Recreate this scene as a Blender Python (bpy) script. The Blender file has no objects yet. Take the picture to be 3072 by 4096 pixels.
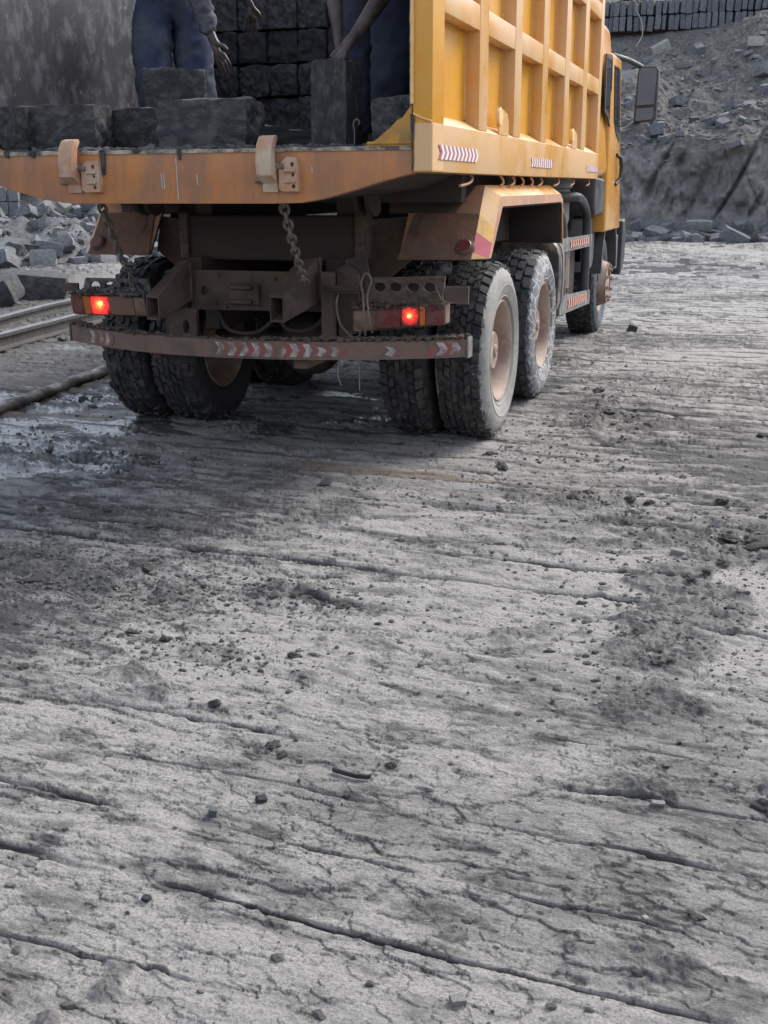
import bpy, bmesh, math, random
import numpy as np
from mathutils import Vector, Matrix, Euler, noise as mnoise
R_ = random.Random(7)
D = bpy.data
sc = bpy.context.scene
COL = sc.collection
rad = math.radians

# ------------------------------------------------------------------ camera, sky, sun, exposure
cd = D.cameras.new('camera'); cam = D.objects.new('camera', cd); COL.objects.link(cam)
cd.sensor_fit = 'VERTICAL'; cd.sensor_height = 24.0; cd.lens = 24.0 * 4440.75 / 4096.0
cd.clip_start = 0.05; cd.clip_end = 2000
Fw = Vector((-0.30367673, 0.91060354, -0.28032417)); Rt = Vector((0.94906039, 0.31505939, -0.00468514)); Up = Vector((-0.08405246, 0.26746734, 0.95989396))
M = Matrix((Rt, Up, -Fw)).transposed().to_4x4(); M.translation = Vector((2.6826, -6.6095, 1.4789))
cam.matrix_world = M
sc.camera = cam
SUN_EL, SUN_AZ = 44.0, 34.0        # azimuth from +Y towards +X
w = D.worlds.new('World'); sc.world = w; w.use_nodes = True
wn = w.node_tree; wn.nodes.clear()
sky = wn.nodes.new('ShaderNodeTexSky'); sky.sky_type = 'NISHITA'; sky.sun_disc = False
sky.sun_elevation = rad(SUN_EL); sky.sun_rotation = rad(SUN_AZ); sky.altitude = 1600; sky.air_density = 1.0; sky.dust_density = 4.0; sky.ozone_density = 1.0
bg = wn.nodes.new('ShaderNodeBackground'); bg.inputs['Strength'].default_value = 0.15
wo = wn.nodes.new('ShaderNodeOutputWorld')
hs_ = wn.nodes.new('ShaderNodeHueSaturation'); hs_.inputs['Saturation'].default_value = .5   # thin overcast: a whitened sky
wn.links.new(sky.outputs[0], hs_.inputs['Color']); wn.links.new(hs_.outputs[0], bg.inputs[0]); wn.links.new(bg.outputs[0], wo.inputs[0])
sl = D.lights.new('sun', 'SUN'); sl.energy = 1.5; sl.angle = rad(30); sl.color = (1.0, 0.96, 0.9)
so = D.objects.new('sun', sl); COL.objects.link(so)
sd = Vector((math.sin(rad(SUN_AZ)) * math.cos(rad(SUN_EL)), math.cos(rad(SUN_AZ)) * math.cos(rad(SUN_EL)), math.sin(rad(SUN_EL))))
so.rotation_euler = sd.to_track_quat('Z', 'Y').to_euler(); so.location = (10, 10, 30)
sc.view_settings.view_transform = 'Standard'; sc.view_settings.look = 'None'
sc.view_settings.exposure = 1.36; sc.view_settings.gamma = 1.0; sc.view_settings.use_curve_mapping = False
sc.render.engine = 'CYCLES'
sc.cycles.use_denoising = True
sc.cycles.max_bounces = 6; sc.cycles.diffuse_bounces = 3; sc.cycles.glossy_bounces = 3

# ------------------------------------------------------------------ numpy noise
_rs = np.random.RandomState(5)
_T = _rs.rand(256, 256)
def vnoise(x, y, seed=0):
    x = np.asarray(x, float) + seed * 17.37; y = np.asarray(y, float) + seed * 41.71
    xi = np.floor(x).astype(np.int64); yi = np.floor(y).astype(np.int64)
    fx = x - xi; fy = y - yi
    fx = fx * fx * (3 - 2 * fx); fy = fy * fy * (3 - 2 * fy)
    a = _T[xi & 255, yi & 255]; b = _T[(xi + 1) & 255, yi & 255]; c = _T[xi & 255, (yi + 1) & 255]; d = _T[(xi + 1) & 255, (yi + 1) & 255]
    return (a * (1 - fx) + b * fx) * (1 - fy) + (c * (1 - fx) + d * fx) * fy
def fbm(x, y, seed=0, octv=4):
    s = 0; a = 1; t = 0
    for i in range(octv):
        s = s + a * vnoise(x * 2 ** i, y * 2 ** i, seed + i); t += a; a *= .5
    return s / t
def sstep(a, b, x):
    t = np.clip((x - a) / (b - a), 0, 1); return t * t * (3 - 2 * t)

# ------------------------------------------------------------------ materials
def nd(nt, t, **k):
    n = nt.nodes.new(t)
    for a, v in k.items():
        if a.startswith('_'):
            n.inputs[int(a[1:])].default_value = v
        else: setattr(n, a, v)
    return n
def ramp(nt, src, p0, c0, p1, c1, extra=()):
    r = nt.nodes.new('ShaderNodeValToRGB'); e = r.color_ramp.elements
    c0 = c0 if len(c0) == 4 else (*c0, 1); c1 = c1 if len(c1) == 4 else (*c1, 1)
    e[0].position = p0; e[0].color = c0; e[1].position = p1; e[1].color = c1
    for p, c in extra:
        q = e.new(p); q.color = (*c, 1)
    nt.links.new(src, r.inputs[0]); return r.outputs[0]
def mixc(nt, fac, a, b, mode='MIX'):
    m = nt.nodes.new('ShaderNodeMix'); m.data_type = 'RGBA'; m.blend_type = mode
    for i, v in ((0, fac), (6, a), (7, b)):
        if hasattr(v, 'is_linked') or isinstance(v, bpy.types.NodeSocket): nt.links.new(v, m.inputs[i])
        else: m.inputs[i].default_value = v if i == 0 else (*v, 1)
    return m.outputs[2]
def math_(nt, op, a, b=0.0, c=None):
    m = nt.nodes.new('ShaderNodeMath'); m.operation = op; m.use_clamp = False
    for i, v in enumerate((a, b) if c is None else (a, b, c)):
        if isinstance(v, bpy.types.NodeSocket): nt.links.new(v, m.inputs[i])
        else: m.inputs[i].default_value = v
    return m.outputs[0]
def newmat(name):
    m = D.materials.new(name); m.use_nodes = True; nt = m.node_tree; nt.nodes.clear()
    o = nt.nodes.new('ShaderNodeOutputMaterial'); p = nt.nodes.new('ShaderNodeBsdfPrincipled')
    nt.links.new(p.outputs[0], o.inputs[0]); return m, nt, p
def coords(nt, scale=(1, 1, 1), rand=False):
    tc = nt.nodes.new('ShaderNodeTexCoord'); mp = nt.nodes.new('ShaderNodeMapping'); mp.inputs['Scale'].default_value = scale
    nt.links.new(tc.outputs['Object'], mp.inputs[0])
    if rand:
        oi = nt.nodes.new('ShaderNodeObjectInfo'); s = math_(nt, 'MULTIPLY', oi.outputs['Random'], 37.0)
        cx = nt.nodes.new('ShaderNodeCombineXYZ')
        for i in range(3): nt.links.new(s, cx.inputs[i])
        nt.links.new(cx.outputs[0], mp.inputs['Location'])
    return mp.outputs[0]
def tex(nt, co, scale, detail=6, rough=.6, dist=0.0):
    n = nt.nodes.new('ShaderNodeTexNoise'); n.inputs['Scale'].default_value = scale; n.inputs['Detail'].default_value = detail
    n.inputs['Roughness'].default_value = rough; n.inputs['Distortion'].default_value = dist
    nt.links.new(co, n.inputs['Vector']); return n.outputs['Fac']
def bump(nt, p, h, strength, dist=.01, prev=None):
    b = nt.nodes.new('ShaderNodeBump'); b.inputs['Strength'].default_value = strength; b.inputs['Distance'].default_value = dist
    nt.links.new(h, b.inputs['Height'])
    if prev is not None: nt.links.new(prev, b.inputs['Normal'])
    nt.links.new(b.outputs[0], p.inputs['Normal']); return b.outputs[0]
MATS = {}
def grunge(name, c1, c2, s=3, dirt=None, dirt_amt=.5, dirt_s=2.5, dirt_scale=(1, 1, 1), chip=None, chip_thr=.7, chip_s=9, rough=(.5, .8), bmp=.3, bs=40, bd=.004, metal=0, rand=False, spec=.5):
    m, nt, p = newmat(name)
    co = coords(nt, rand=rand)
    n1 = tex(nt, co, s, 6, .6)
    col = mixc(nt, ramp(nt, n1, .35, (0, 0, 0), .65, (1, 1, 1)), c1, c2)
    rf = n1
    if dirt is not None:
        cd_ = coords(nt, dirt_scale, rand); n2 = tex(nt, cd_, dirt_s, 9, .68)
        f = ramp(nt, n2, .5 - dirt_amt * .35 + .02, (0, 0, 0), .5 - dirt_amt * .35 + .2, (1, 1, 1)); col = mixc(nt, f, col, dirt); rf = f
    if chip is not None:
        n3 = tex(nt, co, chip_s, 7, .7); f3 = ramp(nt, n3, chip_thr, (0, 0, 0), chip_thr + .04, (1, 1, 1)); col = mixc(nt, f3, col, chip)
    nt.links.new(col, p.inputs['Base Color'])
    mr = nt.nodes.new('ShaderNodeMapRange'); nt.links.new(rf, mr.inputs[0]); mr.inputs[3].default_value = rough[0]; mr.inputs[4].default_value = rough[1]
    nt.links.new(mr.outputs[0], p.inputs['Roughness'])
    p.inputs['Metallic'].default_value = metal; p.inputs['Specular IOR Level'].default_value = spec
    if bmp: bump(nt, p, tex(nt, co, bs, 8, .7), bmp, bd)
    MATS[name] = m; return m

ORG = (.66, .29, .045); ORG2 = (.60, .25, .035)
grunge('orange_paint', (.70, .35, .065), (.67, .32, .06), 1.5, dirt=(.66, .41, .20), dirt_amt=.5, dirt_s=1.2, chip=(.30, .17, .09), chip_thr=.70, chip_s=16, rough=(.22, .42), bmp=.08, bs=25, bd=.003)
grunge('orange_panel', (.70, .34, .04), (.68, .31, .035), 1.2, dirt=(.62, .32, .06), dirt_amt=.25, dirt_s=1.0, rough=(.22, .42), bmp=.10, bs=8, bd=.004)
grunge('orange_weld', (.75, .42, .12), (.8, .55, .25), 30, rough=(.5, .7), bmp=.5, bs=60)
grunge('orange_sill', (.52, .20, .045), (.45, .19, .08), 1.6, dirt=(.32, .16, .09), dirt_amt=.3, dirt_s=2.0, dirt_scale=(3.5, 3.5, 1.0), chip=(.26, .20, .17), chip_thr=.655, chip_s=15, rough=(.5, .8), bmp=.3, bs=22, bd=.004)
grunge('sill_lip_metal', (.36, .32, .24), (.50, .42, .30), 14, dirt=(.09, .085, .075), dirt_amt=.3, dirt_s=12, rough=(.5, .8), bmp=.8, bs=50)
grunge('hook_metal', (.46, .22, .10), (.40, .2, .12), 5, dirt=(.5, .38, .28), dirt_amt=.35, dirt_s=7, chip=(.2, .2, .2), chip_thr=.66, chip_s=20, rough=(.5, .75), bmp=.4, bs=40)
grunge('yellow_gusset', (.50, .25, .035), (.38, .18, .03), 5, dirt=(.2, .13, .05), dirt_amt=.2, dirt_s=7, rough=(.5, .8), bmp=.4, bs=40)
grunge('brown_dust_metal', (.068, .049, .040), (.05, .039, .034), 4, dirt=(.12, .082, .062), dirt_amt=.4, dirt_s=5, rough=(.75, .95), bmp=.5, bs=35, spec=.3)
grunge('mudguard_rear', (.155, .098, .075), (.12, .08, .066), 5, dirt=(.24, .13, .085), dirt_amt=.25, dirt_s=3, rough=(.8, .95), bmp=1.0, bs=70, bd=.01, spec=.25)
grunge('mudguard_paint', (.54, .28, .14), (.50, .27, .15), 3, dirt=(.36, .2, .12), dirt_amt=.35, dirt_s=2.5, rough=(.5, .8), bmp=.3, bs=30)
grunge('dark_steel', (.03, .028, .028), (.045, .038, .034), 5, dirt=(.06, .045, .038), dirt_amt=.5, dirt_s=6, rough=(.6, .9), bmp=.4, bs=30)
grunge('chassis_steel', (.040, .032, .029), (.03, .026, .025), 4, dirt=(.06, .044, .036), dirt_amt=.5, dirt_s=5, rough=(.7, .95), bmp=.5, bs=30, spec=.3)
grunge('dry_mud', (.10, .076, .062), (.062, .05, .043), 12, dirt=(.15, .11, .085), dirt_amt=.4, dirt_s=20, rough=(.9, 1), bmp=1.0, bs=60, bd=.02, spec=.2)
grunge('grey_mud', (.10, .094, .085), (.062, .058, .054), 12, dirt=(.19, .18, .165), dirt_amt=.35, dirt_s=16, rough=(.7, .95), bmp=1.0, bs=60, bd=.02, spec=.3, rand=True)
grunge('wet_black_mud', (.02, .02, .021), (.045, .043, .042), 14, dirt=(.10, .095, .085), dirt_amt=.25, dirt_s=22, rough=(.45, .8), bmp=1.0, bs=50, bd=.02, rand=True)
grunge('bumper_metal', (.10, .068, .052), (.075, .055, .045), 5, dirt=(.16, .105, .078), dirt_amt=.45, dirt_s=7, chip=(.3, .28, .25), chip_thr=.66, chip_s=14, rough=(.7, .9), bmp=.6, bs=40)
grunge('bed_inner_wall', (.036, .034, .037), (.055, .053, .058), 1.6, dirt=(.12, .118, .13), dirt_amt=.10, dirt_s=7, dirt_scale=(1, 1.3, .9), chip=(.22, .22, .24), chip_thr=.64, chip_s=16, rough=(.45, .7), bmp=.4, bs=18)
grunge('rim_brown', (.26, .16, .115), (.20, .125, .09), 4, dirt=(.40, .30, .24), dirt_amt=.3, dirt_s=3.5, rough=(.55, .8), bmp=.25, bs=40)
grunge('black_plastic', (.024, .026, .031), (.032, .034, .038), 3, dirt=(.07, .068, .066), dirt_amt=.25, dirt_s=2.2, rough=(.4, .75), bmp=.15, bs=60)
grunge('grey_plastic', (.13, .13, .13), (.16, .155, .15), 3, dirt=(.2, .19, .175), dirt_amt=.3, dirt_s=3, rough=(.5, .8), bmp=.15, bs=60)
grunge('grey_bar', (.20, .19, .175), (.25, .24, .22), 8, dirt=(.12, .11, .10), dirt_amt=.35, dirt_s=12, rough=(.6, .85), bmp=.5, bs=50)
grunge('tank_metal', (.30, .26, .22), (.2, .17, .14), 3, dirt=(.05, .045, .04), dirt_amt=.4, dirt_s=6, rough=(.4, .8), bmp=.4, bs=30)
grunge('reservoir_tan', (.42, .28, .2), (.36, .25, .18), 4, dirt=(.2, .15, .12), dirt_amt=.3, dirt_s=6, rough=(.5, .8), bmp=.2, bs=30)
grunge('chain_metal', (.12, .10, .085), (.075, .065, .055), 20, dirt=(.2, .17, .14), dirt_amt=.35, dirt_s=30, rough=(.5, .8), bmp=.5, bs=80)
grunge('wire_metal', (.2, .16, .12), (.12, .10, .085), 20, rough=(.6, .8), bmp=.2, bs=80)
grunge('rail_steel', (.13, .125, .12), (.10, .095, .09), 6, dirt=(.09, .086, .08), dirt_amt=.25, dirt_s=9, rough=(.25, .6), bmp=.3, bs=30, metal=.3)
grunge('pipe_mud', (.28, .26, .24), (.16, .15, .14), 5, dirt=(.05, .048, .045), dirt_amt=.4, dirt_s=8, dirt_scale=(1, .4, 1), rough=(.4, .8), bmp=.6, bs=25)
grunge('skin_dark', (.050, .030, .025), (.04, .024, .02), 10, dirt=(.10, .08, .07), dirt_amt=.2, dirt_s=9, rough=(.45, .7), bmp=.3, bs=60, bd=.002)
grunge('blue_trousers', (.066, .082, .135), (.052, .064, .108), 5, dirt=(.11, .115, .135), dirt_amt=.25, dirt_s=4, rough=(.85, .95), bmp=.3, bs=50, bd=.004, spec=.15)
grunge('navy_trousers', (.036, .042, .066), (.03, .034, .055), 5, dirt=(.05, .055, .075), dirt_amt=.3, dirt_s=4, rough=(.85, .95), bmp=.3, bs=50, bd=.004, spec=.15)
grunge('dark_trousers', (.018, .02, .032), (.024, .025, .036), 5, rough=(.85, .95), bmp=.3, bs=50, bd=.004, spec=.15)
grunge('grey_shirt', (.14, .14, .165), (.10, .10, .125), 5, dirt=(.07, .065, .07), dirt_amt=.4, dirt_s=5, rough=(.85, .95), bmp=.4, bs=40, spec=.1)
grunge('brown_coat', (.085, .07, .07), (.065, .055, .058), 5, rough=(.85, .95), bmp=.4, bs=40, spec=.1)
grunge('hair_black', (.01, .009, .008), (.015, .013, .012), 50, rough=(.7, .9), bmp=1, bs=150)
grunge('boot_rubber', (.02, .02, .02), (.03, .028, .026), 10, rough=(.6, .9), bmp=.3)
grunge('chevron_pale', (.5, .47, .44), (.4, .38, .36), 25, rough=(.5, .8), bmp=.1)
grunge('chevron_white', (.42, .39, .36), (.32, .29, .27), 25, dirt=(.14, .095, .07), dirt_amt=.3, dirt_s=18, rough=(.4, .7), bmp=.1)
grunge('chevron_red', (.30, .05, .05), (.22, .05, .045), 25, dirt=(.14, .08, .06), dirt_amt=.3, dirt_s=18, rough=(.4, .7), bmp=.1)
grunge('chevron_mauve', (.42, .15, .16), (.38, .14, .16), 15, rough=(.3, .5), bmp=.05)
grunge('chevron_clean', (.78, .74, .7), (.7, .66, .62), 15, rough=(.3, .5), bmp=.05)
grunge('chevron_pink', (.75, .36, .26), (.65, .33, .25), 15, rough=(.3, .5), bmp=.05)
grunge('stripe_yellow', (.72, .40, .06), (.62, .33, .06), 15, dirt=(.4, .25, .1), dirt_amt=.2, dirt_s=14, rough=(.3, .6), bmp=.1)
grunge('stripe_red', (.48, .07, .10), (.42, .07, .09), 15, rough=(.3, .5), bmp=.1)
grunge('faded_red', (.26, .06, .05), (.2, .07, .055), 8, dirt=(.17, .10, .07), dirt_amt=.6, dirt_s=16, rough=(.7, .9), bmp=.8, bs=70, bd=.01)
grunge('lens_dark_red', (.14, .018, .018), (.10, .018, .016), 12, dirt=(.13, .05, .04), dirt_amt=.12, dirt_s=9, rough=(.2, .55), bmp=.2, bs=60)
grunge('lens_amber', (.5, .12, .015), (.4, .09, .015), 12, rough=(.2, .45), bmp=.2, bs=60)
grunge('lens_dusty_brown', (.14, .07, .045), (.11, .05, .035), 6, dirt=(.16, .09, .06), dirt_amt=.4, dirt_s=8, rough=(.5, .8), bmp=.3, bs=60)
grunge('reflector_red', (.16, .03, .03), (.12, .03, .03), 6, rough=(.25, .5), bmp=.1)
grunge('marker_red', (.6, .08, .07), (.55, .1, .08), 6, rough=(.2, .3), bmp=0)
grunge('lamp_housing', (.24, .15, .085), (.2, .12, .075), 8, dirt=(.12, .075, .055), dirt_amt=.4, dirt_s=10, rough=(.6, .85), bmp=.4)
grunge('cab_paint', (.70, .33, .055), (.66, .29, .045), 2, dirt=(.62, .36, .14), dirt_amt=.1, dirt_s=2, rough=(.18, .3), bmp=.03, bs=8)
grunge('weed_green', (.05, .085, .025), (.08, .12, .04), 4, rough=(.7, .9), bmp=0, rand=True)
grunge('dry_stick', (.4, .34, .24), (.32, .27, .2), 12, rough=(.8, .9), bmp=.5)
grunge('black_scrap', (.025, .025, .026), (.03, .03, .03), 12, rough=(.4, .6), bmp=.3)

def simple(name, c, rough=.1, metal=0, emis=None, es=0):
    m, nt, p = newmat(name); p.inputs['Base Color'].default_value = (*c, 1); p.inputs['Roughness'].default_value = rough; p.inputs['Metallic'].default_value = metal
    if emis: p.inputs['Emission Color'].default_value = (*emis, 1); p.inputs['Emission Strength'].default_value = es
    MATS[name] = m; return m
simple('dark_glass', (.03, .035, .045), .06)
simple('mirror_glass', (.24, .26, .31), .04, 1.0)
simple('bulb_glow', (1, .4, .1), .3, 0, (1, .45, .08), 2.2)
# lit lens: a bulb behind red plastic, brightest in front of the bulb (mesh origin = bulb)
def lit_lens(name, size, es, base=(.14, .02, .015)):
    m, nt, p = newmat(name)
    co = coords(nt); ln = nt.nodes.new('ShaderNodeVectorMath'); ln.operation = 'LENGTH'; nt.links.new(co, ln.inputs[0])
    v = nt.nodes.new('ShaderNodeTexVoronoi'); v.inputs['Scale'].default_value = 110; nt.links.new(co, v.inputs['Vector'])
    d = math_(nt, 'ADD', ln.outputs['Value'], math_(nt, 'MULTIPLY', tex(nt, co, 60, 4, .7), size * .45))
    f = ramp(nt, math_(nt, 'DIVIDE', d, size), .25, (1, 1, 1), 1.15, (0, 0, 0), ((.45, (.42, .42, .42)), (.8, (.2, .2, .2))))
    f2 = math_(nt, 'MULTIPLY', f, math_(nt, 'MULTIPLY_ADD', v.outputs['Distance'], 1.1, .45))
    c = ramp(nt, math_(nt, 'DIVIDE', d, size), .25, (1, .30, .05), .6, (1, .035, .03))
    nt.links.new(c, p.inputs['Emission Color'])
    nt.links.new(math_(nt, 'MULTIPLY', f2, es), p.inputs['Emission Strength'])
    p.inputs['Base Color'].default_value = (*base, 1); p.inputs['Roughness'].default_value = .35
    MATS[name] = m
lit_lens('lit_lens_wide', .105, 1.5)
lit_lens('lit_lens_small', .068, 1.3)

# rubber with dusty sidewall (radius from the axle, local coords)
def rubber(name, dust, thr, cracks=False, wet=.5, tread=(.028, .027, .027)):
    m, nt, p = newmat(name); co = coords(nt)
    sx = nt.nodes.new('ShaderNodeSeparateXYZ'); nt.links.new(co, sx.inputs[0])
    r = math_(nt, 'SQRT', math_(nt, 'ADD', math_(nt, 'MULTIPLY', sx.outputs[1], sx.outputs[1]), math_(nt, 'MULTIPLY', sx.outputs[2], sx.outputs[2])))
    n = tex(nt, co, 9, 6, .7); nb = tex(nt, co, 20, 8, .75)
    rr = math_(nt, 'ADD', r, math_(nt, 'MULTIPLY', math_(nt, 'SUBTRACT', nb, .5), .13))
    f = ramp(nt, rr, thr - .004, (1, 1, 1), thr + .006, (0, 0, 0))
    ns = tex(nt, coords(nt, (1, 1, 1)), 3, 5, .6)
    side = mixc(nt, ramp(nt, ns, .35, (0, 0, 0), .65, (1, 1, 1)), dust, tuple(c * .66 for c in dust))
    side = mixc(nt, ramp(nt, tex(nt, co, 16, 9, .78), .5, (0, 0, 0), .66, (.75, .75, .75)), side, tuple(c * .42 for c in dust))
    side = mixc(nt, ramp(nt, r, .30, (.8, .8, .8), .335, (0, 0, 0)), side, tuple(c * .35 for c in dust))
    if cracks:
        v = nt.nodes.new('ShaderNodeTexVoronoi'); v.feature = 'DISTANCE_TO_EDGE'; v.inputs['Scale'].default_value = 13
        wv = nt.nodes.new('ShaderNodeVectorMath'); wv.operation = 'ADD'; nt.links.new(co, wv.inputs[0])
        n3 = nt.nodes.new('ShaderNodeTexNoise'); n3.inputs['Scale'].default_value = 8; nt.links.new(co, n3.inputs['Vector'])
        sc_ = nt.nodes.new('ShaderNodeVectorMath'); sc_.operation = 'SCALE'; sc_.inputs['Scale'].default_value = .12; nt.links.new(n3.outputs['Color'], sc_.inputs[0]); nt.links.new(sc_.outputs[0], wv.inputs[1])
        nt.links.new(wv.outputs[0], v.inputs['Vector'])
        ce = ramp(nt, v.outputs['Distance'], .03, (1, 1, 1), .085, (0, 0, 0))
        side = mixc(nt, math_(nt, 'MULTIPLY', ce, .8), side, tuple(min(1, c * 1.9) for c in dust))
    else:
        wv = nt.nodes.new('ShaderNodeTexWave'); wv.wave_type = 'RINGS'; wv.rings_direction = 'X'; wv.inputs['Scale'].default_value = 9; wv.inputs['Distortion'].default_value = 1.5; nt.links.new(co, wv.inputs['Vector'])
        side = mixc(nt, math_(nt, 'MULTIPLY', wv.outputs['Fac'], .25), side, tuple(c * .55 for c in dust))
    tr = mixc(nt, ramp(nt, tex(nt, co, 14, 8, .75), .46, (0, 0, 0), .62, (1, 1, 1)), tread, (.085, .078, .07))
    col = mixc(nt, f, tr, side); nt.links.new(col, p.inputs['Base Color'])
    p.inputs['Roughness'].default_value = .72; p.inputs['Specular IOR Level'].default_value = .35
    bump(nt, p, tex(nt, co, 45, 8, .75), .6, .006)
    MATS[name] = m
rubber('tyre_pale_side', (.36, .34, .305), .492)
rubber('tyre_cracked_side', (.25, .245, .24), .490, True, tread=(.04, .042, .048))
rubber('tyre_blue_side', (.12, .135, .16), .47)
rubber('tyre_dark', (.045, .042, .04), .45)

# stones
def stone(name, c1, c2, c3, bs=28, bstr=1.0, rough=(.7, .95), dirt_amt=.3):
    grunge(name, c1, c2, 5, dirt=c3, dirt_amt=dirt_amt, dirt_s=6, rough=rough, bmp=bstr, bs=bs, bd=.012, rand=True, spec=.35)
stone('stone_wet_dark', (.045, .045, .045), (.03, .031, .033), (.11, .108, .10), dirt_amt=.15)
stone('stone_dark', (.055, .056, .058), (.035, .036, .04), (.125, .124, .118), dirt_amt=.2)
stone('stone_shade', (.04, .041, .045), (.03, .031, .035), (.06, .06, .06))
stone('stone_grey', (.14, .145, .155), (.10, .105, .115), (.21, .205, .20), 14, .8)
stone('stone_blue', (.085, .095, .115), (.075, .08, .095), (.2, .2, .2), 14, .8)
stone('stone_pale', (.27, .255, .235), (.20, .195, .185), (.34, .33, .30), 14, .8)
stone('stone_slab', (.10, .105, .125), (.075, .08, .10), (.17, .17, .175), 8, .8)

# ground
def ground_mat():
    m, nt, p = newmat('quarry_floor_rock')
    def att(n):
        a = nt.nodes.new('ShaderNodeAttribute'); a.attribute_name = n; return a.outputs['Fac']
    co = coords(nt, (1, 1, 1)); cs = coords(nt, (.35, 1, 1))
    big = att('tone'); wet = att('wet'); mud = att('mud'); brown = att('brown')
    f1 = tex(nt, cs, 9, 9, .68); f2 = tex(nt, co, 45, 8, .7); f3 = tex(nt, cs, 24, 7, .7, .6)
    f4 = tex(nt, cs, 3.5, 12, .75, .3)
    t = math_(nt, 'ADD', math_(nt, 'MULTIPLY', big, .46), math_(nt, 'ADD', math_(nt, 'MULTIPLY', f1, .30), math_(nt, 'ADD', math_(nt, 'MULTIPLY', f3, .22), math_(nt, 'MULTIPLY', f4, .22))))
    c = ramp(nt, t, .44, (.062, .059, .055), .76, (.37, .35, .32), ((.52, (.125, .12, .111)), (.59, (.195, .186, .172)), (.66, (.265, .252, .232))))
    c = mixc(nt, math_(nt, 'MULTIPLY', ramp(nt, f2, .57, (0, 0, 0), .66, (1, 1, 1)), .5), c, (.42, .405, .38))
    c = mixc(nt, math_(nt, 'MULTIPLY', ramp(nt, f2, .34, (1, 1, 1), .43, (0, 0, 0)), .6), c, (.06, .058, .055))
    mud = ramp(nt, math_(nt, 'ADD', mud, math_(nt, 'MULTIPLY', math_(nt, 'SUBTRACT', f3, .5), .9)), .28, (0, 0, 0), .55, (1, 1, 1))
    c = mixc(nt, math_(nt, 'MULTIPLY', mud, .62), c, mixc(nt, f1, (.045, .043, .04), (.15, .143, .132)))
    f6 = tex(nt, co, 140, 5, .8); c = mixc(nt, ramp(nt, f6, .38, (.55, .55, .55), .54, (0, 0, 0)), c, (.05, .048, .046)); c = mixc(nt, ramp(nt, f6, .58, (0, 0, 0), .72, (.5, .5, .5)), c, (.42, .41, .39))
    # beyond the modelled grooves the saw lines are material relief with lip shadows painted dark
    sp = nt.nodes.new('ShaderNodeSeparateXYZ'); nt.links.new(co, sp.inputs[0])
    vv = math_(nt, 'ADD', math_(nt, 'MULTIPLY', sp.outputs[0], .0454), sp.outputs[1])
    wob = tex(nt, coords(nt, (.25, .25, .25)), 3, 4, .6); vv = math_(nt, 'ADD', vv, math_(nt, 'MULTIPLY', wob, .5))
    fr_ = math_(nt, 'FRACT', math_(nt, 'DIVIDE', vv, .24)); dl = math_(nt, 'ABSOLUTE', math_(nt, 'SUBTRACT', fr_, .5))
    ln_ = ramp(nt, dl, .02, (1, 1, 1), .20, (0, 0, 0))
    brk = ramp(nt, tex(nt, coords(nt, (.5, 2.2, 1)), 1.7, 5, .65), .40, (.12, .12, .12), .56, (1, 1, 1))
    lnm = math_(nt, 'MULTIPLY', math_(nt, 'MULTIPLY', ln_, brk), att('far'))
    c = mixc(nt, math_(nt, 'MULTIPLY', lnm, .88), c, (.045, .043, .041))
    c = mixc(nt, ramp(nt, att('groove'), .25, (0, 0, 0), .7, (.9, .9, .9)), c, (.035, .033, .031))
    c = mixc(nt, brown, c, (.17, .115, .075))
    c = mixc(nt, math_(nt, 'MULTIPLY', att('damp_and_shade'), .8), c, (.055, .052, .049))
    c = mixc(nt, math_(nt, 'MULTIPLY', wet, .75), c, (.045, .043, .042))
    nt.links.new(c, p.inputs['Base Color'])
    r = math_(nt, 'SUBTRACT', .82, math_(nt, 'MULTIPLY', wet, math_(nt, 'MULTIPLY_ADD', f1, .2, .52)))
    dry = math_(nt, 'SUBTRACT', 1.0, math_(nt, 'MULTIPLY', wet, .8)); f3b = math_(nt, 'MULTIPLY', f3, dry); f2b = math_(nt, 'MULTIPLY', f2, dry); f6b = math_(nt, 'MULTIPLY', f6, dry)
    nt.links.new(r, p.inputs['Roughness'])
    p.inputs['Specular IOR Level'].default_value = .4
    b1 = bump(nt, p, math_(nt, 'SUBTRACT', 1.0, lnm), .8, .03); b1 = bump(nt, p, f3b, .8, .02, b1); b1 = bump(nt, p, f2b, .9, .012, b1); bump(nt, p, f6b, .6, .004, b1)
    MATS['ground'] = m
ground_mat()
def bank_mat():
    m, nt, p = newmat('quarry_bank_earth')
    co = coords(nt); cs = coords(nt, (1, 1, .6))
    n1 = tex(nt, cs, 2.4, 10, .75); n2 = tex(nt, co, 9, 8, .7); n3 = tex(nt, co, .6, 5, .6)
    a = nt.nodes.new('ShaderNodeAttribute'); a.attribute_name = 'face'
    top = ramp(nt, n2, .35, (.10, .094, .088), .68, (.29, .275, .25), ((.5, (.175, .165, .152)),))
    face = ramp(nt, n1, .35, (.14, .13, .122), .68, (.39, .37, .345), ((.5, (.25, .235, .22)),))
    face = mixc(nt, math_(nt, 'MULTIPLY', ramp(nt, n2, .6, (0, 0, 0), .7, (1, 1, 1)), .6), face, (.26, .245, .22))
    c = mixc(nt, a.outputs['Fac'], top, face)
    c = mixc(nt, ramp(nt, n3, .45, (0, 0, 0), .65, (.5, .5, .5)), c, (.13, .128, .13))
    nt.links.new(c, p.inputs['Base Color']); p.inputs['Roughness'].default_value = .95; p.inputs['Specular IOR Level'].default_value = .15
    b = bump(nt, p, n2, 1.0, .08); bump(nt, p, tex(nt, co, 28, 7, .75), .9, .03, b)
    MATS['bank'] = m
bank_mat()
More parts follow.
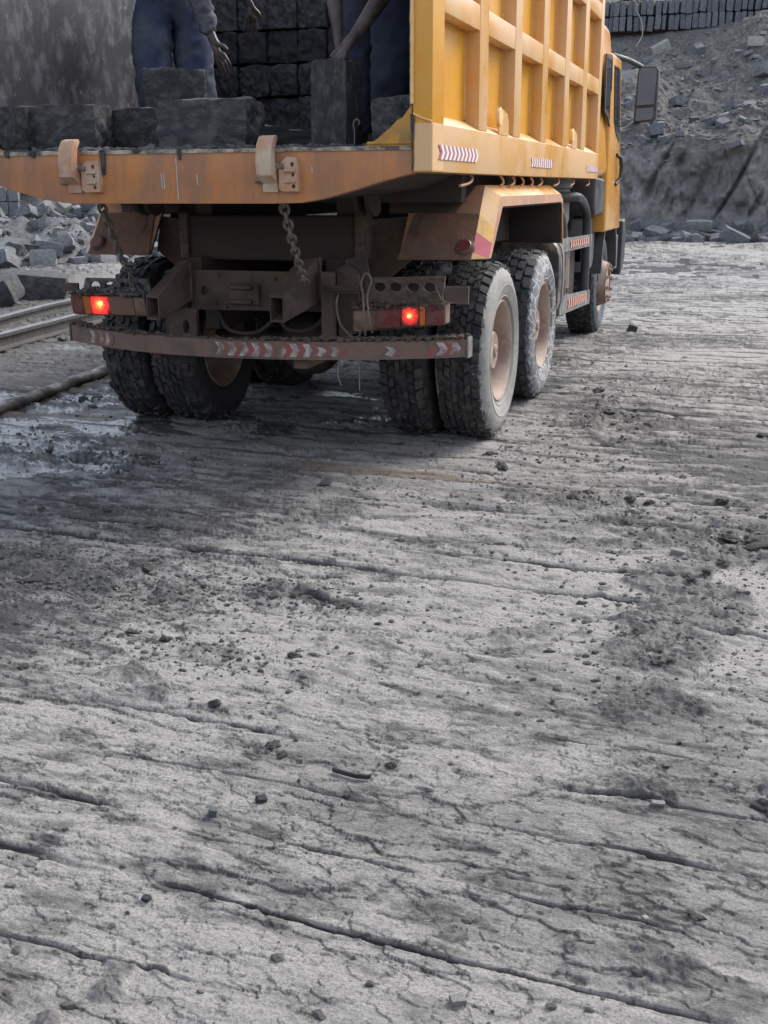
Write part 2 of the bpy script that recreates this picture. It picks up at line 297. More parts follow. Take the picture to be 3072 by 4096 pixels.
def water_mat():
    m, nt, p = newmat('muddy_water')
    co = coords(nt); n = tex(nt, co, 1.5, 4); c = ramp(nt, n, .4, (.24, .20, .165), .7, (.30, .26, .21))
    nt.links.new(c, p.inputs['Base Color']); p.inputs['Roughness'].default_value = .12
    bump(nt, p, tex(nt, co, 14, 4, .6), .35, .01); MATS['water'] = m
water_mat()

# ------------------------------------------------------------------ geometry builders
class G:
    def __init__(s): s.v = []; s.f = []; s.m = []
    def add(s, vs, fs, mi=0):
        o = len(s.v); s.v += [tuple(v) for v in vs]; s.f += [tuple(i + o for i in f) for f in fs]; s.m += [mi] * len(fs); return s
    def box(s, x0, x1, y0, y1, z0, z1, mi=0):
        return s.add([(x0, y0, z0), (x1, y0, z0), (x1, y1, z0), (x0, y1, z0), (x0, y0, z1), (x1, y0, z1), (x1, y1, z1), (x0, y1, z1)],
                     [(0, 3, 2, 1), (4, 5, 6, 7), (0, 1, 5, 4), (1, 2, 6, 5), (2, 3, 7, 6), (3, 0, 4, 7)], mi)
    def hexa(s, a, b, mi=0):            # two quads a, b joined (a = near ring, b = far ring)
        return s.add(list(a) + list(b), [(0, 1, 2, 3), (7, 6, 5, 4)] + [(i, i + 4, (i + 1) % 4 + 4, (i + 1) % 4) for i in range(4)], mi)
    def prism(s, poly, axis, a, b, mi=0):
        def P(u, v, t): return {'x': (t, u, v), 'y': (u, t, v), 'z': (u, v, t)}[axis]
        n = len(poly); vs = [P(u, v, a) for u, v in poly] + [P(u, v, b) for u, v in poly]
        return s.add(vs, [tuple(range(n)), tuple(range(2 * n - 1, n - 1, -1))] + [(i, i + n, (i + 1) % n + n, (i + 1) % n) for i in range(n)], mi)
    def tube(s, pts, r, n=8, mi=0, closed=False, rs=None):
        pts = [Vector(p) for p in pts]; N = len(pts); vs = []; prev = None
        for i, p in enumerate(pts):
            if closed: t = pts[(i + 1) % N] - pts[i - 1]
            else: t = pts[min(i + 1, N - 1)] - pts[max(i - 1, 0)]
            t.normalize()
            if prev is None:
                a = Vector((0, 0, 1)) if abs(t.z) < .9 else Vector((1, 0, 0)); u = t.cross(a).normalized()
            else:
                u = (prev - t * prev.dot(t)).normalized()
            prev = u; v = t.cross(u); rr = rs[i] if rs else r
            vs += [p + (u * math.cos(2 * math.pi * k / n) + v * math.sin(2 * math.pi * k / n)) * rr for k in range(n)]
        fs = []
        for i in range(N if closed else N - 1):
            j = (i + 1) % N
            fs += [(i * n + k, i * n + (k + 1) % n, j * n + (k + 1) % n, j * n + k) for k in range(n)]
        if not closed: fs += [tuple(range(n - 1, -1, -1)), tuple((N - 1) * n + k for k in range(n))]
        return s.add(vs, fs, mi)
    def lathe(s, prof, n=48, mi=0, axis='x', c=(0, 0, 0), smoothn=None):   # prof list of (r, t)
        vs = []
        for r, t in prof:
            for k in range(n):
                a = 2 * math.pi * k / n; q = (r * math.cos(a), r * math.sin(a))
                vs.append({'x': (t, *q), 'y': (q[0], t, q[1]), 'z': (*q, t)}[axis])
        vs = [(v[0] + c[0], v[1] + c[1], v[2] + c[2]) for v in vs]
        fs = []
        for i in range(len(prof) - 1):
            fs += [(i * n + k, i * n + (k + 1) % n, (i + 1) * n + (k + 1) % n, (i + 1) * n + k) for k in range(n)]
        return s.add(vs, fs, mi)
    def mesh(s, name, mats, bevel=0, seg=1, smooth=None, recalc=True, origin=None, jit=0):
        me = D.meshes.new(name)
        vs = s.v if origin is None else [tuple(a - b for a, b in zip(v, origin)) for v in s.v]
        me.from_pydata(vs, [], s.f)
        for mm in (mats if isinstance(mats, (list, tuple)) else [mats]): me.materials.append(MATS[mm] if isinstance(mm, str) else mm)
        me.polygons.foreach_set('material_index', s.m)
        if recalc or bevel:
            bm = bmesh.new(); bm.from_mesh(me)
            if recalc: bmesh.ops.recalc_face_normals(bm, faces=bm.faces)
            if bevel:
                es = [e for e in bm.edges if len(e.link_faces) == 2 and e.calc_face_angle(0) > .5]
                bmesh.ops.bevel(bm, geom=es, offset=bevel, segments=seg, profile=.6, affect='EDGES', clamp_overlap=True)
            bm.to_mesh(me); bm.free()
        if smooth is not None:
            me.polygons.foreach_set('use_smooth', [True] * len(me.polygons)); me.set_sharp_from_angle(angle=rad(smooth))
        me.update(); return me
IDENT = Matrix.Identity(4)
INV = {}
def empty(name, loc, label=None, cat=None, group=None, parent=None):
    o = D.objects.new(name, None); COL.objects.link(o); o.empty_display_size = .2
    o.location = loc
    if parent is None: INV[o.name] = Matrix.Translation(Vector(loc)).inverted()
    else:
        o.parent = parent; o.matrix_parent_inverse = INV.get(parent.name, IDENT); INV[o.name] = Matrix.Translation(Vector(loc)).inverted()
    for k, v in (('label', label), ('category', cat), ('group', group)):
        if v: o[k] = v
    return o
def put(name, g, mats, parent=None, bevel=0, smooth=None, label=None, cat=None, group=None, kind=None, seg=1, recalc=True, origin=None, at=None):
    me = g if isinstance(g, bpy.types.Mesh) else g.mesh(name, mats, bevel, seg, smooth, recalc, origin)
    o = D.objects.new(name, me); COL.objects.link(o)
    if origin is not None: o.location = origin
    if at is not None: o.location = at
    if parent is not None:
        o.parent = parent; o.matrix_parent_inverse = INV.get(parent.name, IDENT)
    INV[o.name] = Matrix.Translation(Vector(origin)).inverted() if origin is not None else IDENT
    for k, v in (('label', label), ('category', cat), ('group', group), ('kind', kind)):
        if v: o[k] = v
    return o
def plate(outer, holes, axis, a, b):
    """flat plate with holes; outer/holes 2D loops; returns G"""
    bm = bmesh.new()
    def P(u, v, t): return {'x': (t, u, v), 'y': (u, t, v), 'z': (u, v, t)}[axis]
    loops = []
    for lp in [outer] + holes:
        vs = [bm.verts.new(P(u, v, a)) for u, v in lp]; loops.append(vs)
        for i in range(len(vs)): bm.edges.new((vs[i], vs[(i + 1) % len(vs)]))
    bmesh.ops.triangle_fill(bm, use_beauty=True, use_dissolve=False, edges=bm.edges[:])
    bm.verts.index_update(); V = [tuple(v.co) for v in bm.verts]; F = [tuple(v.index for v in f.verts) for f in bm.faces]
    n = len(V); ax = 'xyz'.index(axis)
    V2 = [tuple(b if k == ax else c for k, c in enumerate(v)) for v in V]
    F2 = [tuple(i + n for i in reversed(f)) for f in F]; S = []; o = 0
    for lp in [outer] + holes:
        m = len(lp); S += [(o + i, o + (i + 1) % m, o + (i + 1) % m + n, o + i + n) for i in range(m)]; o += m
    bm.free(); g = G(); g.add(V + V2, F + F2 + S); return g
def ell(cx, cy, rx, ry, n=14): return [(cx + rx * math.cos(2 * math.pi * k / n), cy + ry * math.sin(2 * math.pi * k / n)) for k in range(n)]
def roughen(me, amp, freq, seed=0, sub=0):
    if sub:
        bm = bmesh.new(); bm.from_mesh(me)
        bmesh.ops.subdivide_edges(bm, edges=bm.edges[:], cuts=sub, use_grid_fill=True); bm.to_mesh(me); bm.free()
    me.update(); N = [v.normal.copy() for v in me.vertices]
    for v, n in zip(me.vertices, N):
        q = v.co * freq + Vector((seed * 3.1, seed * 7.7, seed))
        v.co += n * (mnoise.fractal(q, 1.0, 2.0, 4) * amp)
    me.update(); return me

# ------------------------------------------------------------------ THE GROUND
GA = rad(-2.6)
_lr = np.random.RandomState(11)
LINES = [-70.0]
while LINES[-1] < -5.35: LINES.append(LINES[-1] + _lr.uniform(.2, .28))   # behind the camera
LINES = LINES[:-1]
# the saw grooves one can follow in the photograph: (across, from, to, half width) in metres
SEGS = [(-4.95, 1.2, 1.95, .011), (-4.70, 1.0, 1.45, .017), (-4.70, 1.8, 2.9, .012), (-4.46, .9, 1.45, .015), (-4.46, 1.95, 2.2, .010), (-4.46, 2.45, 2.8, .011), (-4.22, 1.35, 2.05, .008), (-4.22, 2.3, 2.9, .009),
        (-3.97, 1.05, 1.68, .014), (-3.97, 2.5, 3.2, .009), (-3.73, 2.4, 2.9, .005), (-3.49, 1.9, 2.5, .004), (-3.25, 1.7, 2.1, .005), (-2.98, 1.05, 1.52, .013), (-2.80, 2.2, 3.2, .004), (-2.59, -3.0, 2.5, .012),
        (-2.38, -2.0, .75, .012), (-2.30, 1.4, 2.7, .010), (-2.13, -3.0, .5, .013), (-2.13, 1.0, 2.0, .008), (-1.92, .3, 1.3, .007), (-1.66, -.4, .3, .006), (-1.62, .9, 3.4, .011), (-1.41, -2.5, .2, .010), (-1.15, -.2, 2.8, .007), (-.92, 1.0, 3.0, .007), (-.66, 1.6, 3.2, .005),
        (-.40, 1.2, 2.3, .006), (-.08, 1.1, 3.2, .008), (.22, 1.5, 3.0, .005), (.47, 1.4, 3.4, .007), (.76, 1.5, 2.6, .005), (1.08, 1.2, 3.6, .009)]
LINES += sorted({q[0] for q in SEGS}); NX0 = len(LINES) - len({q[0] for q in SEGS}); NX1 = len(LINES)
while LINES[-1] < 120: LINES.append(LINES[-1] + _lr.uniform(.2, .29))
LINES = np.array(LINES); LW = _lr.uniform(.004, .011, len(LINES)); LD = _lr.uniform(.014, .035, len(LINES)); LS = _lr.rand(len(LINES)) * 50; LT = _lr.uniform(-1, 1, len(LINES)); LB = _lr.uniform(.15, .45, len(LINES))
ZONES = [(2.75, -1.9, .55, .35, 1.0), (2.5, -2.6, .35, .45, .8), (1.9, -1.45, .7, .22, .7), (.1, -2.95, .55, .22, 1.0), (.55, -3.15, .35, .12, .9), (-.1, -3.35, .3, .2, .8), (2.45, -3.1, .3, .3, .6),
         (1.15, -3.0, .25, .12, .6), (1.0, -3.6, .3, .12, .5), (1.75, 0.9, .25, .8, .8), (1.5, -.5, .5, .15, .4), (-1.0, -1.2, .8, .5, .8), (-1.7, .4, .6, .8, .7), (-5.0, 4.2, .6, 1.5, .9), (2.7, -4.0, .4, .2, .6), (2.0, -4.1, .3, .15, .4)]
def ground_fields(x, y):
    c, s = math.cos(GA), math.sin(GA)
    u = x * c + y * s; v = -x * s + y * c
    r = np.hypot(x - 2.68, y + 6.6)
    v2 = v + .05 * (fbm(u * .35, v * .15, 3, 3) - .5) + .035 * (fbm(u * 2.2, v * .8, 4, 4) - .5)
    i = np.clip(np.searchsorted(LINES, v2), 1, len(LINES) - 1)
    near = np.where(v2 - LINES[i - 1] < LINES[i] - v2, i - 1, i)
    d = v2 - LINES[near]
    span = LINES[i] - LINES[i - 1]; fr = (v2 - LINES[i - 1]) / span
    lbn = LB[near]; d = d + .014 * (fbm(u * 9, v * 9, 25, 4) - .5) * sstep(0, 1, LW[near] * 200)
    fade = sstep(lbn - .05, lbn + .06, vnoise(u * .55 + LS[near], LS[near] * 3.3))
    wbase = LW[near].copy(); ex = (near >= NX0) & (near < NX1); fx_ = np.zeros_like(d); wx_ = np.full_like(d, .005)
    for sv, su0, su1, sw in SEGS:
        on = ex & (np.abs(LINES[near] - sv) < 1e-6); win = sstep(su0 - .12, su0 + .1, u) * (1 - sstep(su1 - .1, su1 + .15, u)) * on
        wx_ = np.where(win > fx_, sw, wx_); fx_ = np.maximum(fx_, win)
    fade = np.where(ex, fx_ * (.55 + .45 * sstep(.3, .5, vnoise(u * 2.5, LS[near]))), fade); wbase = np.where(ex, wx_ * (1 + 1.0 * sstep(-2.4, -.4, v)), wbase)
    wn_ = wbase * (.5 + 1.2 * vnoise(u * 3.5, LS[near] + 9.1)) * (1 + .25 * sstep(2, 10, r))
    groove = np.exp(-(np.abs(d) / np.maximum(wn_ * (.46 + .72 * sstep(-3.3, -2.6, v)), .003)) ** 3) * fade
    h = -groove * (.008 + .8 * LD[near]) * (.62 + .38 * sstep(-3.4, -2.8, v)) * (1 - .3 * sstep(4, 14, r))
    h = h + (.5 - fr) * .004 * LT[i]                                  # each sawn strip tilts its own way
    h = h + .035 * (fbm(x * .35, y * .35, 8, 3) - .5) * sstep(0, 3, r)
    rid = 1 - np.abs(2 * fbm(u * 3.2, v * 11, 12, 4) - 1)
    h = h + .005 * (rid - .7)
    step = fbm(u * 2.2 + .5, v * 7, 21, 4)                             # flaked layers
    h = h + .004 * (np.floor(step * 9) + sstep(.0, .35, step * 9 - np.floor(step * 9))) / 1.6
    g1 = fbm(u * 11, v * 26, 31, 4) - .5; g2 = fbm(u * 40, v * 70, 33, 3) - .5; g3 = fbm(u * 5, v * 16, 35, 4) - .5
    pit = sstep(.56, .72, fbm(u * 8, v * 22, 37, 4))                   # flaked-off hollows
    rgh = .15 + .38 * sstep(.35, .65, fbm(x * 1.4, y * 1.6, 39, 3))
    rgh = rgh * (.62 + .38 * sstep(-3.6, -2.6, y))
    h = h + rgh * (.018 * g1 + .006 * g2 - .008 * pit + .008 * g3)
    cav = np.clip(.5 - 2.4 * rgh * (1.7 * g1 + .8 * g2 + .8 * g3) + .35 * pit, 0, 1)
    m = sstep(.60, .72, fbm(x * 1.9, y * 2.6, 41, 5)) * .42
    for zx, zy, sx_, sy_, a in ZONES:
        e = ((x - zx) / sx_) ** 2 + ((y - zy) / sy_) ** 2
        m = np.maximum(m, a * np.exp(-e) * sstep(.3, .5, fbm(x * 5, y * 5, 47, 3)))
    lump = np.abs(fbm(x * 9, y * 11, 51, 4) - .5) * 2
    lump2 = fbm(x * 26, y * 30, 55, 3)
    mm = sstep(.25, .6, m * (.55 + .9 * fbm(x * 7, y * 8, 61, 3)))
    h = h + mm * (.026 * lump + .020 * np.abs(lump2 - .5) * 2 + .006 * np.floor(fbm(x * 14, y * 18, 58, 4) * 8) / 3 + .010 * (fbm(x * 60, y * 60, 57, 2) - .5))
    wetz = np.maximum.reduce([np.exp(-(((x + 1.6) / 1.5) ** 2 + ((y + .9) / 1.0) ** 2)), np.exp(-(((x + 2.4) / 1.2) ** 2 + ((y - .2) / .6) ** 2)), .33 * np.exp(-(((x + 3.2) / 1.5) ** 2 + ((y - 2.5) / 2.5) ** 2)), .3 * np.exp(-(((x + 4.5) / 1.6) ** 2 + ((y - 4.5) / 3.5) ** 2)),
                              .85 * np.exp(-(((x - 2.2) / 5.5) ** 2 + ((y - 15) / 4.0) ** 2)), .35 * np.exp(-(((x - 1.6) / .5) ** 2 + ((y - 1.0) / 1.2) ** 2)), .45 * np.exp(-(((x - .2) / 1.8) ** 2 + ((y - .2) / 1.3) ** 2)),
                              .3 * np.exp(-(((x + 8.5) / 2.5) ** 2 + ((y - 8.5) / 3.0) ** 2))])
    wet = sstep(.15, .35, wetz) * sstep(.66, .70, .35 * wetz + fbm(u * 2.2, v * 6.0, 71, 5) * .85)
    tone = np.clip(.5 + 1.5 * (fbm(x * .8, y * .9, 81, 5) - .5) + .5 * (fbm(u * 3, v * 9, 91, 4) - .5), 0, 1)
    tone = tone - .10 * np.exp(-((x - .3) / 3.2) ** 2 - ((y + .9) / 1.3) ** 2)  # the truck's shade on the floor behind it, painted into the tone
    brown = .75 * np.exp(-((v + 1.05 - .0 * u) / .10) ** 2) * sstep(.1, .5, x) * (1 - sstep(1.6, 2.2, x)) * sstep(.42, .6, fbm(u * 2, v * 9, 99, 4)) + .8 * np.exp(-(((x + 2.2) / .5) ** 2 + ((y + .35) / .25) ** 2))
    mud = np.clip(mm * .8 + groove * .9, 0, 1)
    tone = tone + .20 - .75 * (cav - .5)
    # ragged flakes: crisp little steps whose broken edges hold dark mud
    for (fs_, st_, hh_, sd_, th_, wd_, msk) in ((3.0, 2.6, .008, 201, .5, .010, .42), (7.0, 2.2, .0055, 211, .52, .012, .40), (15.0, 1.9, .0035, 221, .53, .016, .38), (7.5, 2.4, .005, 231, .47, .012, .45)):
        fk = fbm(u * fs_, v * fs_ * st_, sd_, 5); mk_ = sstep(msk, msk + .16, fbm(x * 1.1 + sd_, y * 1.3, sd_ + 3, 3))
        h = h + hh_ * (.62 + .38 * sstep(-3.8, -2.6, y)) * (.25 + .75 * mk_) * sstep(th_, th_ + .012, fk)
        edge = np.exp(-((fk - th_) / wd_) ** 2)
        tone = tone - .42 * mk_ * edge; mud = np.maximum(mud, .42 * mk_ * edge)
    # the churned, trodden mud at the left round the rails
    lf = sstep(-1.4, -2.4, x) * sstep(14, 10, y)
    mud = np.maximum(mud, lf * (.45 + .5 * fbm(x * 4, y * 6, 241, 4))); h = h - .02 * lf + lf * (.035 * np.abs(fbm(x * 5, y * 7, 243, 4) - .5) + .03 * (fbm(x * 16, y * 22, 245, 4) - .5))
    h = h * 1.0 - .004 * wet
    # pool bed
    pool = np.exp(-np.maximum(0, ((x + 9.2) / 2.6) ** 2 + ((y - 9.6) / 1.9) ** 2 - .5) * 3)
    h = h - .22 * pool * sstep(-5.5, -6.8, x)
    damp_and_shade = np.maximum.reduce([lf * .75, .38 * np.exp(-((x - .3) / 2.2) ** 2 - ((y + .5) / .9) ** 2), .45 * np.exp(-((x - 1.8) / .35) ** 2 - ((y - 1.0) / 1.3) ** 2), .35 * np.exp(-((x - 2.9) / .7) ** 2 - ((y + 1.6) / .5) ** 2), .35 * np.exp(-((x - .2) / .7) ** 2 - ((y + 3.1) / .35) ** 2)]) * sstep(.25, .6, fbm(x * 2.5, y * 4, 301, 4) + .12)  # damp mud, plus the shade under and behind the truck painted as colour
    tone = tone + .22 * np.exp(-((x - 1.0) / 3.0) ** 2 - ((y - 13.5) / 2.2) ** 2) * sstep(.42, .6, fbm(u * 1.5, v * 3, 303, 4))  # sky glints on the far floor, painted as paler streaks
    return h, mud, wet, tone, brown, groove, damp_and_shade, sstep(4.6, 7.0, r)
def build_ground():
    cx, cy = 2.6826, -6.6095; head = math.atan2(.9106, -.3037)
    a_f = np.concatenate([np.linspace(rad(70), rad(24.5), 110)[:-1], np.linspace(rad(24.5), rad(-24.5), 770), np.linspace(rad(-24.5), rad(-70), 110)[1:]])
    a_c1 = np.linspace(rad(180), rad(70), 30)[:-1]; a_c2 = np.linspace(rad(-70), rad(-180), 30)[1:-1]
    ang = head + np.concatenate([a_c1, a_f, a_c2])
    dep = np.linspace(rad(44), rad(2.0), 800)
    rs = 1.479 / np.tan(dep)
    rs = np.concatenate([[.25, .7, 1.1, 1.35], rs, [45, 50, 58, 70, 90, 130, 200, 350, 700]])
    A, Rr = np.meshgrid(ang, rs)
    x = cx + Rr * np.cos(A); y = cy + Rr * np.sin(A)
    h, mud, wet, tone, brown, gro, damp_and_shade, far = ground_fields(x, y)
    h = h * (1 - sstep(60, 120, Rr))
    nr, na = x.shape
    co = np.stack([x, y, h], -1).reshape(-1, 3)
    co = np.concatenate([co, [[cx, cy, 0]]]); ci = len(co) - 1
    i, j = np.meshgrid(np.arange(nr - 1), np.arange(na), indexing='ij'); jn = (j + 1) % na
    q = np.stack([i * na + j, (i + 1) * na + j, (i + 1) * na + jn, i * na + jn], -1).reshape(-1, 4)
    q = q[:, ::-1]
    me = D.meshes.new('quarry_floor'); me.vertices.add(len(co)); me.vertices.foreach_set('co', co.ravel())
    tri = np.stack([np.full(na, ci), np.arange(na), (np.arange(na) + 1) % na], -1)[:, ::-1]
    loops = np.concatenate([q.ravel(), tri.ravel()])
    me.loops.add(len(loops)); me.loops.foreach_set('vertex_index', loops.astype(np.int32))
    st = np.concatenate([np.arange(len(q)) * 4, len(q) * 4 + np.arange(na) * 3]); tot = np.concatenate([np.full(len(q), 4), np.full(na, 3)])
    me.polygons.add(len(st)); me.polygons.foreach_set('loop_start', st.astype(np.int32)); me.polygons.foreach_set('loop_total', tot.astype(np.int32))
    me.update(calc_edges=True)
    for n, f in (('mud', mud), ('wet', wet), ('tone', tone), ('brown', brown), ('groove', gro), ('far', far), ('damp_and_shade', damp_and_shade)):
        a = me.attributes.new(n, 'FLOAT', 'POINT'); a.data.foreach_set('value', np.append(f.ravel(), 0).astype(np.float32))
    me.polygons.foreach_set('use_smooth', np.ones(len(me.polygons), bool)); me.materials.append(MATS['ground']); me.validate(); me.update()
    o = put('quarry_floor', me, None, kind='structure'); o['label'] = 'grey sawn stone quarry floor with parallel saw grooves and trodden mud'
    return o
gr = build_ground()
if gr.data.polygons[500].normal.z < 0: gr.data.flip_normals()
def gz(x, y): return float(ground_fields(np.array([x]), np.array([y]))[0][0])

# muddy pool on the left, and a small puddle by the pipe
def pool(name, cx, cy, rx, ry, z, label, n=40, seed=0):
    g = G(); vs = [(cx, cy, z)]
    for k in range(n):
        a = 2 * math.pi * k / n; q = 1 + .18 * (mnoise.noise(Vector((math.cos(a) * 1.5, math.sin(a) * 1.5, seed))) )
        vs.append((cx + rx * q * math.cos(a), cy + ry * q * math.sin(a), z))
    g.add(vs, [(0, k + 1, (k + 1) % n + 1) for k in range(n)])
    return put(name, g, 'water', recalc=False, kind='structure', label=label)
pool('muddy_pool', -9.3, 9.8, 2.9, 2.2, -.03, 'brown muddy water lying before the rubble heap on the left')
pool('puddle', -2.35, -.38, .40, .16, .004, 'small brown puddle by the pipe at the left edge', seed=3)

# ------------------------------------------------------------------ THE BANK
PATH = [(-70, -40), (-30, -58), (10, -60), (48, -48), (70, -15), (60, 10), (40, 22), (20, 26.4), (8, 27), (0, 27), (-8, 27.6), (-14, 31), (-22, 40), (-34, 48), (-50, 46), (-75, 30), (-86, -5), (-78, -34)]
PROF = [(-1.6, -.12), (-.9, .0), (-.35, .12), (0, .3), (.3, .75), (.6, 1.4), (.9, 2.1), (1.15, 2.6), (1.5, 3.0), (2.4, 3.5), (4.2, 4.05), (6.4, 4.95), (8.0, 5.85), (8.8, 6.45), (9.25, 6.68), (9.9, 6.75), (10.1, 7.65), (12.5, 8.1), (18, 10.0), (30, 13.0), (50, 16)]
def build_bank():
    # arclength sampling, dense where the photo looks
    P = [Vector((*p, 0)) for p in PATH]
    segs = [(P[i + 1] - P[i]).length for i in range(len(P) - 1)]; tot = sum(segs)
    cum = np.concatenate([[0], np.cumsum(segs)])
    ss = []; s = 0
    def at(s):
        i = int(np.clip(np.searchsorted(cum, s) - 1, 0, len(segs) - 1)); f = (s - cum[i]) / segs[i]
        return P[i].lerp(P[i + 1], f)
    while s < tot:
        p = at(s); ss.append(s); s += .035 if (-4.5 < p.x < 4.8 and p.y < 29) else (.25 if -45 < p.x < 12 else 1.2)
    ss = np.array(ss); px = np.interp(ss, cum, [p.x for p in P]); py = np.interp(ss, cum, [p.y for p in P])
    # smooth normals
    k = 2.0
    tx = np.interp(ss + k, cum, [p.x for p in P]) - np.interp(ss - k, cum, [p.x for p in P]); ty = np.interp(ss + k, cum, [p.y for p in P]) - np.interp(ss - k, cum, [p.y for p in P])
    L = np.hypot(tx, ty); nx, ny = ty / L, -tx / L                      # outward (away from quarry floor)
    pl = np.concatenate([[0], np.cumsum([math.dist(PROF[i], PROF[i + 1]) for i in range(len(PROF) - 1)])])
    tt = np.concatenate([np.arange(0, 13.5, .045), np.arange(13.5, pl[-1], .8)])
    pd = np.interp(tt, pl, [p[0] for p in PROF]); pz = np.interp(tt, pl, [p[1] for p in PROF])
    S, T = np.meshgrid(ss, tt); Dd, _ = np.meshgrid(ss, tt)
    dd = np.repeat(pd[:, None], len(ss), 1); zz = np.repeat(pz[:, None], len(ss), 1)
    zz = zz * (1 + .34 * (fbm(S * .45, S * .0, 29, 3) - .5) * sstep(.3, 1.5, zz) * (1 - sstep(3.5, 5.5, zz)))
    dd = dd + 1.2 * (fbm(S * .22, T * .05, 5, 3) - .5) * sstep(.2, 1.2, zz)
    face = sstep(.3, .8, zz) * (1 - sstep(2.3, 3.3, zz + 2.2 * (fbm(S * .7, T * .4, 6, 4) - .5)))
    # bulges, gullies and cracks in the cut face
    n1 = fbm(S * .9 + T * .25, T * .35, 7, 4) - .5
    cr = np.abs(fbm(S * .55 + T * .22, T * .12, 9, 3) - .5); crack = np.exp(-(cr / .014) ** 2)
    cr2 = np.abs(fbm(S * 1.3 - T * .15, T * .3, 19, 3) - .5); crack2 = np.exp(-(cr2 / .02) ** 2) * .5
    rough = fbm(S * 5, T * 5, 10, 5) - .5
    cut = fbm(S * 9, T * 2.2, 13, 4) - .5
    ledge = (fbm(S * .6, T * .9, 27, 4) - .5) * 1.1
    off = sstep(.2, .9, zz) * (1 - sstep(3.2, 4.2, zz)) * ledge + face * (1.1 * n1 - .34 * crack - .2 * crack2 + .16 * cut + .45 * (fbm(S * 2.4, T * 2.0, 28, 5) - .5)) + .16 * rough * sstep(.05, .5, zz)
    top = (1 - face) * sstep(2.5, 3.4, zz)
    zz = zz + top * (1.0 * (fbm(S * .55, T * .5, 14, 4) - .5) + .32 * (fbm(S * 3, T * 3, 15, 4) - .5)) * sstep(15.5, 10, T)
    mx_ = px[None, :]
    zz = zz + .75 * np.exp(-((mx_ - 2.3) / 1.3) ** 2 - ((dd - 8.2) / 1.0) ** 2) * (py[None, :] > 20)
    # spoil at the foot
    foot = (1 - sstep(.4, 1.0, zz)); zz = zz + foot * .22 * (fbm(S * 2.2, T * 2.2, 16, 4) - .35) * sstep(-.05, .1, zz)
    x = px[None, :] + nx[None, :] * (dd - off); y = py[None, :] + ny[None, :] * (dd - off)
    # ny>0 must point away from the quarry
    nr, nc = x.shape; co = np.stack([x, y, zz], -1).reshape(-1, 3)
    i, j = np.meshgrid(np.arange(nr - 1), np.arange(nc - 1), indexing='ij')
    q = np.stack([i * nc + j, i * nc + j + 1, (i + 1) * nc + j + 1, (i + 1) * nc + j], -1).reshape(-1, 4)
    me = D.meshes.new('earth_bank'); me.vertices.add(len(co)); me.vertices.foreach_set('co', co.ravel())
    me.loops.add(q.size); me.loops.foreach_set('vertex_index', q.ravel().astype(np.int32)); me.polygons.add(len(q))
    me.polygons.foreach_set('loop_start', (np.arange(len(q)) * 4).astype(np.int32)); me.polygons.foreach_set('loop_total', np.full(len(q), 4, np.int32))
    me.update(calc_edges=True)
    a = me.attributes.new('face', 'FLOAT', 'POINT'); a.data.foreach_set('value', face.ravel().astype(np.float32))
    me.polygons.foreach_set('use_smooth', np.ones(len(q), bool)); me.materials.append(MATS['bank']); me.update()
    o = put('earth_bank', me, None, kind='structure'); o['label'] = 'cracked grey brown earth bank with a rubble slope above it'
    return co.reshape(nr, nc, 3)
BK = build_bank()
_bk = BK[:, (BK[0, :, 0] > -5) & (BK[0, :, 0] < 6), :].reshape(-1, 3)
def bank_top(x, y):
    d = np.hypot(_bk[:, 0] - x, _bk[:, 1] - y); k = np.argsort(d)[:6]; return float(_bk[k, 2].max())

# ------------------------------------------------------------------ stone blocks
def block_mesh(name, mat, n=6, amp=.03, seed=0, rnd=.05, sx=1, sy=1, sz=1):
    bm = bmesh.new(); bmesh.ops.create_cube(bm, size=1)
    bmesh.ops.subdivide_edges(bm, edges=bm.edges[:], cuts=n, use_grid_fill=True)
    for v in bm.verts:
        q = v.co.copy()
        r = max(abs(q.x), abs(q.y), abs(q.z)); l = q.length
        v.co = q * (1 - rnd * max(0, (l / .5 - 1)) ** 1.5)
        v.co = v.co + q.normalized() * (mnoise.fractal(q * 3.2 + Vector((seed * 5.3, seed, seed * 2.2)), .8, 2.1, 5) * amp)
    me = D.meshes.new(name); bm.to_mesh(me); bm.free(); me.materials.append(MATS[mat])
    me.polygons.foreach_set('use_smooth', [True] * len(me.polygons)); me.set_sharp_from_angle(angle=rad(38)); me.update(); return me
BM = {m: [block_mesh('stone_block', m, 16, .06, k + 3 * i, .09) for k in range(4)] for i, m in enumerate(('stone_wet_dark', 'stone_dark', 'stone_shade'))}
RM = {m: [block_mesh('rubble_block', m, 3, .07, k + 11 * i, .14) for k in range(6)] for i, m in enumerate(('stone_grey', 'stone_blue', 'stone_pale', 'stone_slab', 'stone_dark'))}
def stone_obj(name, me, loc, dims, rot, label, cat='stone block', group=None, parent=None):
    o = D.objects.new(name, me); COL.objects.link(o); o.location = loc; o.scale = dims; o.rotation_euler = rot
    if parent is not None: o.parent = parent; o.matrix_parent_inverse = INV[parent.name]
    else:
        o['label'] = label; o['category'] = cat
        if group: o['group'] = group
    return o
ORD = ['first', 'second', 'third', 'fourth', 'fifth', 'sixth', 'seventh', 'eighth', 'ninth', 'tenth', 'eleventh', 'twelfth']

# ------------------------------------------------------------------ THE TIPPER TRUCK
R = .527
truck = empty('tipper_truck', (0, 2.0, 0), 'orange ribbed tipper truck seen from behind, loaded with dark stone blocks', 'truck')
YS = -1.68
